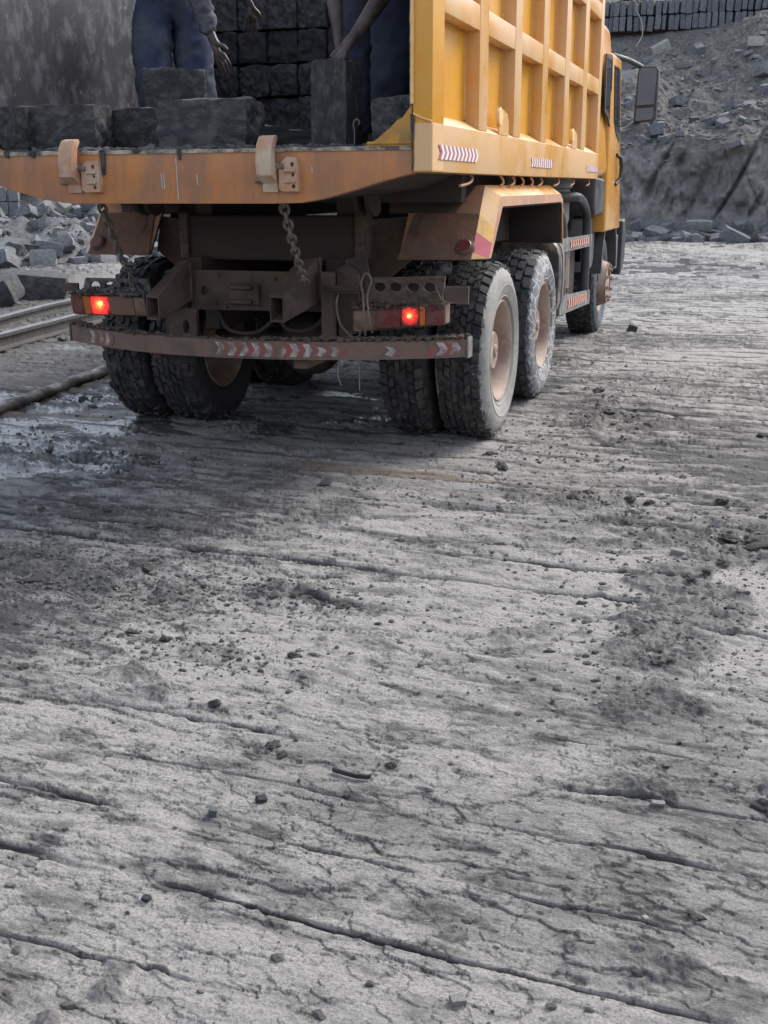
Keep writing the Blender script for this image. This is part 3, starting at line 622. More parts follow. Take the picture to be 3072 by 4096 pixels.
# bed
put('bed_floor', G().box(-1.18, 1.18, -1.60, 3.5, 1.585, 1.652), 'bed_inner_wall', truck)
sillp = [(-1.178, 1.652), (-1.178, 1.54), (-1.05, 1.51), (-.90, 1.468), (-.76, 1.432), (-.62, 1.413), (-.5, 1.41), (.5, 1.41), (.64, 1.413), (.76, 1.432), (.90, 1.468), (1.05, 1.51), (1.178, 1.54), (1.178, 1.652)]
sill = G().prism(sillp, 'y', YS, YS + .07)
me = sill.mesh('tail_sill', 'orange_sill', .006, 2, 35)
tail_sill = put('tail_sill', me, None, truck, label='long rust-stained orange sill across the tail of the bed')
put('sill_underside', G().prism([(-1.1, 1.56), (-.9, 1.475), (-.6, 1.43), (.6, 1.43), (.9, 1.475), (1.1, 1.56)], 'y', YS + .072, -.55), 'dark_steel', truck)
lip = G(); 
N_ = 90
lp = [(-1.18 + 2.36 * k / N_) for k in range(N_ + 1)]
for k in range(N_):
    a, b = lp[k], lp[k + 1]; za = 1.656 + .006 * mnoise.noise(Vector((a * 9, 0, 1))); zb = 1.656 + .006 * mnoise.noise(Vector((b * 9, 0, 1)))
    lip.add([(a, YS - .006, 1.640), (b, YS - .006, 1.640), (b, YS - .006, zb), (a, YS - .006, za), (a, YS + .05, za + .004), (b, YS + .05, zb + .004)], [(0, 1, 2, 3), (3, 2, 5, 4)])
put('sill_lip', lip, 'sill_lip_metal', tail_sill, recalc=False)
# stone mud spilled along the sill
def crumbs(name, n, fn, mat, parent, rmin, rmax, seed=1, **k):
    rr = random.Random(seed); g = G()
    ico = [(0, 0, 1), (.894, 0, .447), (.276, .851, .447), (-.724, .526, .447), (-.724, -.526, .447), (.276, -.851, .447), (.724, .526, -.447), (-.276, .851, -.447), (-.894, 0, -.447), (-.276, -.851, -.447), (.724, -.526, -.447), (0, 0, -1)]
    fc = [(0, 1, 2), (0, 2, 3), (0, 3, 4), (0, 4, 5), (0, 5, 1), (1, 6, 2), (2, 7, 3), (3, 8, 4), (4, 9, 5), (5, 10, 1), (6, 7, 2), (7, 8, 3), (8, 9, 4), (9, 10, 5), (10, 6, 1), (11, 7, 6), (11, 8, 7), (11, 9, 8), (11, 10, 9), (11, 6, 10)]
    for _ in range(n):
        p = fn(rr)
        if p is None: continue
        r = rmin + (rmax - rmin) * rr.random() ** 2.5
        e = Euler((rr.random() * 6, rr.random() * 6, rr.random() * 6)).to_matrix()
        sx_, sy_, sz_ = rr.uniform(.7, 1.5), rr.uniform(.6, 1.2), rr.uniform(.35, .9)
        vs = []
        for v in ico:
            q = e @ Vector((v[0], v[1], v[2])) * rr.uniform(.65, 1.25)
            vs.append((p[0] + q.x * r * sx_, p[1] + q.y * r * sy_, p[2] + q.z * r * sz_))
        g.add(vs, fc)
    return put(name, g, mat, parent, recalc=False, kind='stuff', **k)
crumbs('spilled_mud', 900, lambda r: (r.uniform(-1.1, 1.0), r.uniform(YS + .022, YS + .12), 1.655 + r.random() * .006), 'wet_black_mud', truck, .004, .024, 3)
for x, l, wd in ((-.385, .115, .020), (.03, .05, .014), (-1.02, .02, .03), (-.93, .03, .02), (-.20, .018, .03), (-.78, .03, .025)):
    g = G(); n = 8; pts = []
    for k in range(n + 1):
        t = k / n; ww = wd * (1 - .55 * t) * (1 + .25 * mnoise.noise(Vector((x * 9, t * 4, 2))))
        pts.append((ww, 1.66 - l * t))
    poly = [(x - a, z) for a, z in pts] + [(x + a * .8, z) for a, z in reversed(pts)]
    put('mud_drip', g.prism(poly, 'y', YS - .010, YS - .002), 'wet_black_mud', tail_sill)
for x, z0, z1 in ((.008, 1.62, 1.43), (-.075, 1.55, 1.48), (-.062, 1.553, 1.475), (.115, 1.545, 1.495), (.70, 1.575, 1.545)):
    w_ = .0022; put('paint_scratch', G().prism([(x - w_, z0), (x + w_, z0 - .004), (x + w_ * 1.6, (z0 + z1) / 2), (x + w_ * 2.2, z1), (x, z1 + .003), (x - w_ * .4, (z0 + z1) / 2)], 'y', YS - .003, YS - .0005), 'chevron_pale', tail_sill)
# side shells with ribs
for s in (1, -1):
    def X(a, b): return (min(s * a, s * b), max(s * a, s * b))
    side = put('bed_side', G().box(*X(1.17, 1.19), YS + .1, 3.5, 1.60, 3.25), 'orange_panel' if s > 0 else 'orange_panel', truck, label='ribbed orange right side of the bed' if s > 0 else 'left side of the bed, bare scratched steel inside')
    put('inner_lining', G().box(*X(1.155, 1.1699), YS + .03, 3.5, 1.653, 3.2), 'bed_inner_wall', side)
    post = put('rear_post', G().box(*X(1.18, 1.27), YS, YS + .19, 1.545, 3.3), 'orange_panel', truck, bevel=.006, smooth=30, seg=2)
    sk = G().prism([(s * 1.10, 1.545), (s * 1.27, 1.545), (s * 1.27, 1.752), (s * 1.192, 1.80), (s * 1.192, 1.60), (s * 1.10, 1.60)], 'y', YS + .1905, 3.53)
    skirt = put('side_skirt', sk, 'orange_paint', truck, bevel=.005, smooth=30, seg=2)
    put('skirt_end', G().box(*X(1.185, 1.2712), YS - .003, YS + .187, 1.548, 1.753), 'orange_paint', skirt, bevel=.004)
    for i in range(6):
        y0 = -.82 + .84 * i; y1 = y0 + (.185 if i < 5 else .15)
        rb = put('rib', G().box(*X(1.191, 1.268), y0, y1, 1.757, 3.25), 'orange_paint', side, bevel=.006, smooth=30, seg=2)
        pb = YS + .19 if i == 0 else -.82 + .84 * (i - 1) + .185
        for z0, z1 in ((2.222, 2.34), (2.80, 2.92)):
            put('side_rail', G().box(*X(1.191, 1.266), pb + .001, y0 - .001, z0, z1), 'orange_paint', side, bevel=.006, smooth=30, seg=2)
        if s > 0:
            g = G(); pts = []; 
            for k in range(40):
                z = 1.81 + k * .036
                if z > 3.2: break
                pts.append((1.1925, y0 - .002, z))
            rs = [.0035 + .0035 * abs(mnoise.noise(Vector((i, k * .9, 3)))) for k in range(len(pts))]
            g.tube(pts, .006, 5, rs=rs); put('weld_seam', g, 'orange_weld', side, recalc=False, smooth=60)
    if s > 0:
        for y0 in (-.36, 2.10):
            br = put('prop_bracket', G().prism([(y0, 1.755), (y0, 1.90), (y0 + .20, 1.87), (y0 + .24, 1.83), (y0 + .24, 1.755)], 'x', 1.262, 1.27), 'orange_paint', truck)
            put('bracket_stop', G().lathe([(0, 1.275), (.045, 1.275), (.05, 1.268), (.05, 1.255), (0, 1.255)], 14, c=(0, y0 + .02, 1.845)), 'orange_weld', br, smooth=40)
        pts = [(1.178 + .0, YS - .004, 1.83 + k * .02) for k in range(74)]
        g = G().tube(pts, .01, 6, rs=[.008 + .006 * abs(mnoise.noise(Vector((2, k * .8, 3)))) for k in range(74)])
        put('post_edge_weld', g, 'orange_weld', post, recalc=False, smooth=60)
        g = G().tube([(1.184, YS - .004, 1.79), (1.22, YS - .004, 1.772), (1.268, YS - .003, 1.757)], .006, 6); put('post_edge_weld', g, 'orange_weld', post, recalc=False, smooth=60)
    # gusset in the corner
    pl = [(.955, 1.656), (.99, 1.672), (1.02, 1.69), (1.05, 1.715), (1.08, 1.735), (1.11, 1.765), (1.135, 1.775), (1.155, 1.80), (1.177, 1.825), (1.177, 1.656)]
    gs = put('corner_gusset', G().prism([(s * a, b) for a, b in pl], 'y', YS - .004, YS + .03), 'yellow_gusset', truck)
    put('gusset_flange', G().box(*X(.97, 1.176), YS - .014, YS - .0045, 1.664, 1.676), 'yellow_gusset', gs, bevel=.003)
put('headboard', G().box(-1.155, 1.155, 3.42, 3.5, 1.653, 3.25), 'orange_panel', truck)
# crack with mud at the post
g = G().prism([(1.172, 1.79), (1.186, 1.785), (1.19, 1.77), (1.188, 1.70), (1.182, 1.66), (1.187, 1.60), (1.183, 1.55), (1.178, 1.55), (1.180, 1.62), (1.177, 1.66), (1.174, 1.72)], 'y', YS - .009, YS - .0045)
put('torn_seam', g, 'wet_black_mud', tail_sill)
# reflective strips on the skirt
def chevrons(name, y0, y1, z0, z1, n, x, mA, mB, parent, slant=.02, thick=.003, base=None):
    g = G(); zc = (z0 + z1) / 2; w_ = (y1 - y0) / n
    for k in range(n):
        for h, mi in ((0, 0), (.5, 1)):
            a = y0 + (k + h) * w_; b = a + w_ * .5
            g.prism([(a, z0), (b, z0), (b + slant, zc), (b, z1), (a, z1), (a + slant, zc)], 'x', x, x + thick, mi)
    return put(name, g, [mA, mB], parent, recalc=True)
chevrons('reflective_strip', -1.59, -.88, 1.600, 1.663, 10, 1.2722, 'chevron_mauve', 'chevron_clean', truck, .035)
chevrons('reflective_strip', .55, 1.28, 1.600, 1.655, 10, 1.2722, 'chevron_clean', 'chevron_mauve', truck, .025)
chevrons('reflective_strip', 2.88, 3.48, 1.598, 1.648, 9, 1.2722, 'chevron_clean', 'chevron_mauve', truck, .015)
# rope hooks under the skirt
for y0, dx in ((-.78, -.22), (-.08, 0), (.24, -.06), (.50, 0), (.80, 0), (1.14, -.07), (1.82, -.16), (2.5, -.13), (3.62 - .3, -.1)):
    pts = [(1.22, y0, 1.55)]
    for k in range(9):
        t = k / 8
        pts.append((1.22 + .012 * math.sin(t * 3.1), y0 + dx * t ** 2 + .02 * math.sin(3.14 * t), 1.54 - .065 * t + .012 * t ** 4))
    put('tie_hook', G().tube(pts, .0075, 7), 'mudguard_paint', truck, smooth=60, recalc=False)
# tail latches on the sill
for hx in (-.545, .50):
    prof = [(YS - .02, 1.50), (YS - .085, 1.535), (YS - .09, 1.60), (YS - .075, 1.67), (YS - .045, 1.705), (YS - .01, 1.713), (YS + .0, 1.70), (YS - .03, 1.66), (YS - .035, 1.60), (YS - .0, 1.50), (YS - .0, 1.465), (YS - .015, 1.46)]
    tilt = -.03 if hx < 0 else 0
    g = G().prism([(a, b) for a, b in prof], 'x', hx - .042, hx + .036)
    lt = put('tail_latch', g, 'hook_metal', truck, bevel=.006, smooth=30, seg=2, label='worn orange latch hook on the left of the sill' if hx < 0 else 'worn orange latch hook on the right of the sill')
    bx_ = hx + .048
    o_ = [(bx_, 1.475), (bx_, 1.57), (bx_ + .02, 1.60), (bx_ + .045, 1.618), (bx_ + .085, 1.612), (bx_ + .095, 1.59), (bx_ + .095, 1.465), (bx_ + .02, 1.465)]
    if hx < 0: o_ = [(bx_, 1.475), (bx_, 1.57), (bx_ + .03, 1.612), (bx_ + .10, 1.612), (bx_ + .10, 1.465), (bx_ + .02, 1.465)]
    hg = put('hinge_lug', plate(o_, [ell(bx_ + .067, 1.583, .009, .011, 10), ell(bx_ + .070, 1.538, .008, .009, 10), ell(bx_ + .072, 1.487, .009, .010, 10)], 'y', YS - .032, YS - .0005), 'hook_metal', lt, smooth=30)
    for z in (1.555, 1.507): put('lug_bar', G().box(bx_ + .03, bx_ + .085, YS - .046, YS - .033, z - .005, z + .006), 'hook_metal', lt, bevel=.003)
    put('hinge_bolt', G().lathe([(0, -.02), (.014, -.02), (.014, .03), (0, .03)], 8, c=(hx + .045, YS - .03, 1.575)), 'chain_metal', lt)
    put('hinge_bolt', G().lathe([(0, -.02), (.012, -.02), (.012, .02), (0, .02)], 8, c=(hx - .055, YS - .02, 1.512)), 'chain_metal', lt)
# under-body: frame beams, subframe, cross beam
for s in (1, -1):
    put('bed_beam', G().box(s * .44 - .05, s * .44 + .05, -.55, 3.9, 1.30, 1.58), 'dark_steel', truck)
    put('chassis_rail', G().box(s * .42 - .035, s * .42 + .035, -.72, 6.0, .82, 1.10), 'chassis_steel', truck)
    put('hinge_bracket', G().prism([(-.95, 1.49), (-.75, 1.49), (-.70, 1.36), (-.78, 1.33), (-.88, 1.36)], 'x', s * .66 - .045, s * .66 - .02), 'chassis_steel', truck)
    put('hinge_bracket', G().prism([(-.95, 1.49), (-.75, 1.49), (-.70, 1.36), (-.78, 1.33), (-.88, 1.36)], 'x', s * .66 + .02, s * .66 + .045), 'chassis_steel', truck)
    put('beam_end_plate', G().box(s * .545 - .027, s * .545 + .027, -.62, -.46, 1.09, 1.345), 'dry_mud', truck, bevel=.004)
    put('splash_plate', G().prism([(s * .60, 1.30), (s * .80, 1.32), (s * .84, 1.12), (s * .66, .98), (s * .40, .97), (s * .40, 1.10)], 'y', -.42, -.40), 'brown_dust_metal', truck)
    put('hanger_plate', G().box(min(s * .62, s * 1.0), max(s * .62, s * 1.0), -.30, -.28, 1.33, 1.58), 'brown_dust_metal', truck)
    put('hanger_bar', G().box(s * .97 - .045, s * .97 + .045, -.36, -.31, 1.345, 1.585), 'chassis_steel', truck, bevel=.005)
put('cross_beam', G().box(-.518, .518, -.60, -.46, 1.08, 1.33), 'chassis_steel', truck, bevel=.008)
put('upper_cross_beam', G().box(-1.1, 1.1, -.50, -.40, 1.40, 1.58), 'dark_steel', truck)
xm = put('rear_crossmember', plate([(-.44, .805), (.40, .815), (.40, 1.03), (-.44, 1.03)], [ell(-.355, .915, .022, .026, 14)], 'y', -.76, -.74), 'brown_dust_metal', truck)
put('crossmember_backing', G().box(-.38, .38, -.73, -.70, .84, 1.01), 'dark_steel', xm)
put('coupling_plate', G().box(-.19, .0, -.785, -.7605, .84, .96), 'brown_dust_metal', xm, bevel=.008)
for z in (.86, .94): put('coupling_ridge', G().tube([(-.17, -.795, z), (-.10, -.80, z), (-.04, -.795, z)], .014, 8), 'brown_dust_metal', xm, smooth=60)
# guide horns
for s, x0, x1, zt in ((1, .205, .285, 1.12), (-1, -.54, -.44, 1.10)):
    if s > 0:
        near = [(.205, -1.10, .79), (.285, -1.10, .785), (.285, -1.10, .925), (.205, -1.10, .93)]
        far = [(.225, -.80, .845), (.375, -.80, .87), (.375, -.80, 1.115), (.25, -.80, 1.10)]
        face = [(.2865, -1.099, .787), (.4565, -.80, .887), (.4565, -.80, 1.12), (.2865, -1.099, .925)]
    else:
        near = [(-.545, -1.10, .78), (-.465, -1.10, .775), (-.465, -1.10, .905), (-.545, -1.10, .91)]
        far = [(-.50, -.80, .84), (-.425, -.80, .855), (-.425, -.80, 1.09), (-.49, -.80, 1.08)]
    g = G()
    # hollow box section: four walls with an open rear end
    c = sum((Vector(p) for p in near), Vector()) / 4; cf = sum((Vector(p) for p in far), Vector()) / 4
    inn = [tuple(Vector(p).lerp(c, .16)) for p in near]; inf = [tuple(Vector(p).lerp(cf, .16)) for p in far]
    vs = near + far + inn + inf
    fs = []
    for i in range(4):
        j = (i + 1) % 4; fs += [(i, j, j + 4, i + 4), (i + 8, i + 12, j + 12, j + 8), (i, i + 8, j + 8, j)]
    fs += [(4, 5, 6, 7), (12, 15, 14, 13)]
    g.add(vs, fs)
    hn = put('guide_horn', g, 'brown_dust_metal', truck, bevel=.003, label='brown box-section guide horn the chain hangs on' if s > 0 else 'brown box-section guide horn beside the left lamp')
    put('horn_weld', G().tube([(far[1][0] + .004, -.80, far[1][2]), (far[1][0] + .007, -.80, (far[1][2] + far[2][2]) / 2), (far[2][0] + .004, -.80, far[2][2])], .012, 6), 'dry_mud', hn)
    if s > 0:
        a = Vector((.29, -1.092, .925)); b = Vector((.458, -.80, 1.0)); 
        # dark wedge on the side plate, painted for the shade in a triangular slot
        n_ = Vector((.30, -.09, 0)).normalized() * .003
        tri = [Vector((.3035, -1.038, .945)), Vector((.350, -.885, .975)), Vector((.3175, -.992, .895))]
        put('slot_shade_patch', G().add([tuple(p + n_) for p in tri] + [tuple(p - n_ * 4) for p in tri], [(0, 1, 2), (5, 4, 3), (0, 3, 4, 1), (1, 4, 5, 2), (2, 5, 3, 0)]), 'dark_steel', hn)
# chains
def chain(name, A, B, sag, n, label):
    A, B = Vector(A), Vector(B); ch = empty(name, tuple(A), label=None, parent=truck)
    ch['label'] = label
    pts = [A.lerp(B, t / n) + Vector((0, 0, -sag * math.sin(math.pi * t / n))) for t in range(n + 1)]
    for k in range(n):
        a, b = pts[k], pts[k + 1]; t = (b - a); L = t.length; t.normalize(); m = (a + b) / 2
        u = t.cross(Vector((1, .3, .1))).normalized()
        if k % 2: u = t.cross(u).normalized()
        r1, r2 = L * .68, L * .36; loop = []
        for q in range(12):
            an = 2 * math.pi * q / 12; loop.append(m + t * r1 * math.cos(an) + u * r2 * math.sin(an))
        put('chain_link', G().tube(loop, L * .155, 6, closed=True), 'chain_metal', ch, smooth=70, recalc=False)
    return ch
chain('chain', (.475, -1.52, 1.44), (.365, -.97, .985), .03, 14, 'rusty chain sagging from the sill to the right guide horn')
chain('chain', (-.53, -1.52, 1.44), (-.66, -1.02, .98), .03, 14, 'rusty chain hanging down by the left lamp')
# bumper
def bump_y(x): return -.82 - .44 * (1 - (x / 1.23) ** 2)
g = G(); n = 24
for k in range(n):
    a = -1.225 + 2.45 * k / n; b = -1.225 + 2.45 * (k + 1) / n
    def sec(x):
        y = bump_y(x); z0 = .600 + .012 * math.cos(x); z1 = z0 + .095
        return [(x, y, z0), (x, y, z1), (x, y + .07, z1 + .002), (x, y + .07, z0)]
    A, B = sec(a), sec(b); vs = A + B
    fs = [(i, i + 4, (i + 1) % 4 + 4, (i + 1) % 4) for i in range(4)]
    if k == 0: fs.append((0, 1, 2, 3))
    if k == n - 1: fs.append((7, 6, 5, 4))
    g.add(vs, fs)
me = g.mesh('rear_bumper', 'bumper_metal'); bm = bmesh.new(); bm.from_mesh(me); bmesh.ops.remove_doubles(bm, verts=bm.verts, dist=1e-4); bmesh.ops.recalc_face_normals(bm, faces=bm.faces); bm.to_mesh(me); bm.free()
me.polygons.foreach_set('use_smooth', [True] * len(me.polygons)); me.set_sharp_from_angle(angle=rad(30))
bumper = put('rear_bumper', me, None, truck, label='bowed brown steel rear bumper with worn red and white chevrons')
put('bumper_end_plate', G().box(1.226, 1.236, -.83, -.745, .60, .71), 'grey_bar', bumper)
put('bumper_end_plate', G().box(-1.236, -1.226, -.83, -.745, .60, .71), 'bumper_metal', bumper)
crumbs('bumper_mud', 900, lambda r: (lambda x: (x, bump_y(x) + r.uniform(-.004, .075), .700 + .012 * math.cos(x) + r.random() * .012 * (1 if x > .2 or x < -.7 else .3)))(r.choice([r.uniform(.2, 1.22), r.uniform(.5, 1.22), r.uniform(-1.22, -.5), r.uniform(-1.2, 1.2)])), 'dry_mud', truck, .004, .022, 5)
chev = [(-.045 + .068 * k, 1) for k in range(10)] + [(.84, .6), (1.0, 0), (1.08, 1), (1.14, 1), (-.86, .5), (-.92, .4), (-1.0, .4)]
for k, (x, q) in enumerate(chev):
    for h, mat in ((0, 'chevron_white'), (.034, 'chevron_red')):
        if q < 1 and R_.random() > q + .3: continue
        a = x + h; b = a + .036; sl = .022; z0 = .618; z1 = .688; zc = .653
        f = lambda xx, zz: (xx, bump_y(xx) - .0025, zz + .012 * math.cos(xx) - .004)
        pts = [(a, z0), (b, z0), (b + sl, zc), (b, z1), (a, z1), (a + sl, zc)]
        if k in (8, 9, 10, 11): z1 -= .012; pts = [(a, z0 + .012), (b, z0), (b + sl, zc), (b, z1 - .008), (a, z1), (a + sl, zc)]
        if b + sl > 1.222: continue
        g = G().add([f(*p) for p in pts] + [tuple(c + d for c, d in zip(f(*p), (0, .004, 0))) for p in pts], [(0, 1, 2, 5), (5, 2, 3, 4)] + [(i, i + 6, (i + 1) % 6 + 6, (i + 1) % 6) for i in range(6)])
        put('chevron_patch', g, mat, bumper, recalc=True)
# bumper brackets
def vpost(xs, holes, label=None):
    return put('bumper_bracket', plate(xs, holes, 'y', -.86, -.83), 'brown_dust_metal', truck, bevel=0, label=label)
put('bumper_bracket', G().box(.405, .47, -.86, -.79, .63, 1.04), 'brown_dust_metal', truck, bevel=.004)
put('bumper_bracket', plate([(.48, .64), (.53, .64), (.60, .84), (.60, 1.03), (.53, 1.08), (.47, 1.05)], [], 'y', -.78, -.76), 'brown_dust_metal', truck)
vpost([(-.56, .64), (-.37, .64), (-.36, .82), (-.56, .82)], [ell(-.43, .715, .022, .04, 14)])
put('bumper_stay', G().box(.36, .44, -1.16, -.9, .555, .61), 'brown_dust_metal', truck, bevel=.004)
put('bumper_stay', G().box(-.58, -.53, -1.0, -.85, .55, .61), 'brown_dust_metal', truck, bevel=.004)
put('side_gusset', G().prism([(.50, 1.10), (.62, 1.12), (.66, .90), (.52, .88)], 'y', -.72, -.70), 'brown_dust_metal', truck)
for pts in ([(.02, -.70, 1.02), (.10, -.74, .78), (.16, -.72, .70), (.30, -.70, .72), (.40, -.66, .86)], [(-.30, -.70, .80), (-.20, -.78, .70), (-.02, -.78, .69), (.10, -.72, .80)], [(.44, -.90, .96), (.50, -.95, .955), (.60, -.96, .96), (.68, -.93, .955)], [(-.62, -.90, .94), (-.56, -.94, .90), (-.50, -.90, .96), (-.42, -.80, 1.0)]):
    P_ = [Vector(p) for p in pts]; q_ = []
    for i_ in range(len(P_) - 1):
        for k_ in range(5):
            t_ = k_ / 5; p0, p1, p2, p3 = P_[max(i_ - 1, 0)], P_[i_], P_[i_ + 1], P_[min(i_ + 2, len(P_) - 1)]
            q_.append(.5 * ((2 * p1) + (p2 - p0) * t_ + (2 * p0 - 5 * p1 + 4 * p2 - p3) * t_ * t_ + (3 * p1 - p0 - 3 * p2 + p3) * t_ ** 3))
    q_.append(P_[-1]); put('air_hose', G().tube(q_, .011, 8), 'chassis_steel', truck, smooth=60, recalc=False)
for bx_, bz_ in [(-.40, .99), (-.40, .85), (.36, .99), (.36, .85), (-.26, 1.0), (-.28, .845), (.20, 1.0), (.09, .99), (.09, .83), (-.22, .83)]:
    put('bolt', G().lathe([(0, -.776), (.010, -.776), (.012, -.770), (.012, -.760), (0, -.760)], 6, axis='y', c=(bx_, 0, bz_)), 'brown_dust_metal', xm)
put('cross_tube', G().tube([(.50, -.93, .955), (.66, -.93, .955)], .022, 10), 'brown_dust_metal', truck, smooth=50, recalc=False)
# lamps
def lamp(side):
    if side > 0:
        # slightly dropped at its inner end
        def P(x, z): return (x, -.95, z + .035 * (x - .62) / .5 - .035 + .03)
        xs = dict(h=(.62, 1.13)); z0, z1 = .755, .875
    def quad(xa, xb, za, zb, dy, mat, name, parent, y=-.95, tilt=0, origin=None, bev=.003):
        sl = lambda x: tilt * (x - .62)
        vs = [(xa, y, za + sl(xa)), (xb, y, za + sl(xb)), (xb, y, zb + sl(xb)), (xa, y, zb + sl(xa))]
        bk = [(p[0], y + dy, p[2]) for p in vs]
        return put(name, G().hexa(vs, bk), mat, parent, bevel=bev, smooth=40, origin=origin)
    if side > 0:
        t = .11
        hs = quad(.62, 1.135, .73, .845, .10, 'lamp_housing', 'tail_lamp', truck, y=-.94, tilt=t, bev=.006)
        hs['label'] = 'muddy red tail lamp tied up with wire on the right'
        quad(.755, .895, .738, .838, .012, 'lens_dark_red', 'red_lens', hs, y=-.955, tilt=t)
        ctr = (.945, -.958, .83)
        quad(.898, .995, .738, .838, .012, 'lit_lens_small', 'lit_red_lens', hs, y=-.955, tilt=t, origin=ctr)
        quad(.998, 1.030, .738, .838, .012, 'lens_amber', 'amber_lens', hs, y=-.955, tilt=t)
        quad(1.033, 1.128, .738, .838, .012, 'lens_dark_red', 'red_lens', hs, y=-.955, tilt=t)
        put('bulb', G().lathe([(0, -.008), (.006, -.006), (.008, 0), (.006, .006), (0, .008)], 10), 'bulb_glow', hs, at=(.940, -.9575, .826), smooth=60)
    else:
        hs = put('tail_lamp', G().hexa([(-1.12, -.94, .775), (-.62, -.94, .775), (-.64, -.94, .888), (-1.14, -.94, .888)], [(-1.12, -.84, .775), (-.62, -.84, .775), (-.64, -.84, .888), (-1.14, -.84, .888)]), 'lamp_housing', truck, bevel=.006, smooth=40)
        hs['label'] = 'dusty tail lamp glowing red under a heap of mud on the left'
        def q2(a, b, mat, name, origin=None): return put(name, G().hexa([(a, -.955, .782), (b, -.955, .782), (b - .014, -.955, .882), (a - .014, -.955, .882)], [(a, -.943, .782), (b, -.943, .782), (b - .014, -.943, .882), (a - .014, -.943, .882)]), mat, hs, bevel=.003, smooth=40, origin=origin)
        q2(-1.115, -1.035, 'lens_dark_red', 'red_lens'); q2(-1.033, -.985, 'lens_amber', 'amber_lens')
        q2(-.983, -.865, 'lit_lens_wide', 'lit_red_lens', (-.935, -.957, .837))
        q2(-.863, -.70, 'lens_dusty_brown', 'dusty_lens'); q2(-.698, -.625, 'lamp_housing', 'lens_cap')
        put('bulb', G().lathe([(0, -.010), (.010, -.008), (.012, 0), (.010, .008), (0, .010)], 10), 'bulb_glow', hs, at=(-.922, -.9575, .845), smooth=60)
lamp(1); lamp(-1)
lb = put('lamp_bracket', roughen(plate([(.64, .86), (.66, .90), (.70, 1.02), (1.13, 1.035), (1.115, .94), (1.12, .90)], [ell(x, .973 + .01 * (x - .7), .034, .024, 12) for x in (.77, .858, .955, 1.045)], 'y', -.93, -.91).mesh('lamp_bracket', 'dry_mud'), .003, 20), None, truck, label='mud-caked bracket with a row of oval holes above the right lamp')
put('bracket_backing', G().box(.68, 1.11, -.86, -.85, .87, 1.02), 'dark_steel', lb)
crumbs('bracket_mud', 420, lambda r: (r.uniform(.62, 1.13), r.uniform(-.96, -.88), r.choice([r.uniform(.865, .90), r.uniform(.855, .875)]) + .0), 'dry_mud', truck, .004, .018, 6)
put('end_flag', roughen(G().box(1.13, 1.255, -.93, -.915, .895, .985).mesh('end_flag', 'brown_dust_metal'), .004, 14, 2, 3), None, truck)
lb2 = put('lamp_bracket', roughen(plate([(-1.06, .89), (-1.03, .985), (-.62, .985), (-.60, .89)], [ell(x, .945, .034, .022, 12) for x in (-.97, -.87, -.77, -.68)], 'y', -.93, -.91).mesh('lamp_bracket', 'grey_mud'), .004, 20), None, truck, label='mud-buried bracket above the left lamp')
crumbs('bracket_mud', 700, lambda r: (lambda x: (x, r.uniform(-.97, -.86), .893 + r.random() * .05 * (1 - abs((x + .82) / .34) ** 2)))(r.uniform(-1.13, -.56)), 'grey_mud', truck, .005, .024, 7)
put('end_flag', G().box(-1.19, -1.085, -.93, -.915, .905, .955), 'brown_dust_metal', truck)
# wires round the lamp
def wire(pts, r=.004, name='wire_tie', parent=truck, mat='wire_metal'):
    P = [Vector(p) for p in pts]; out = []
    for i in range(len(P) - 1):
        for k in range(5):
            t = k / 5; p0 = P[max(i - 1, 0)]; p1 = P[i]; p2 = P[i + 1]; p3 = P[min(i + 2, len(P) - 1)]
            out.append(.5 * ((2 * p1) + (p2 - p0) * t + (2 * p0 - 5 * p1 + 4 * p2 - p3) * t * t + (3 * p1 - p0 - 3 * p2 + p3) * t ** 3))
    out.append(P[-1]); return put(name, G().tube(out, r, 6), mat, parent, smooth=60, recalc=False)
wire([(.70, -.965, .72), (.705, -.985, .78), (.70, -.985, .86), (.69, -.97, .93), (.675, -.95, 1.0), (.70, -.95, 1.045), (.73, -.95, 1.01), (.715, -.97, .93), (.725, -.985, .86), (.735, -.985, .78), (.74, -.965, .735)], .006)
wire([(1.08, -.94, .99), (1.10, -.96, .955), (1.125, -.97, .92), (1.16, -.97, .905), (1.19, -.95, .905)], .003)
wire([(.53, -.90, .95), (.52, -.92, .88), (.53, -.92, .80), (.555, -.93, .755), (.60, -.94, .715), (.615, -.95, .69)], .006, 'hanging_wire')
wire([(.61, -1.12, .60), (.60, -1.13, .54), (.612, -1.14, .50), (.622, -1.14, .475)], .004, 'hanging_wire')
wire([(.70, -1.05, .76), (.705, -1.08, .62), (.705, -1.08, .44)], .0025, 'hanging_wire')
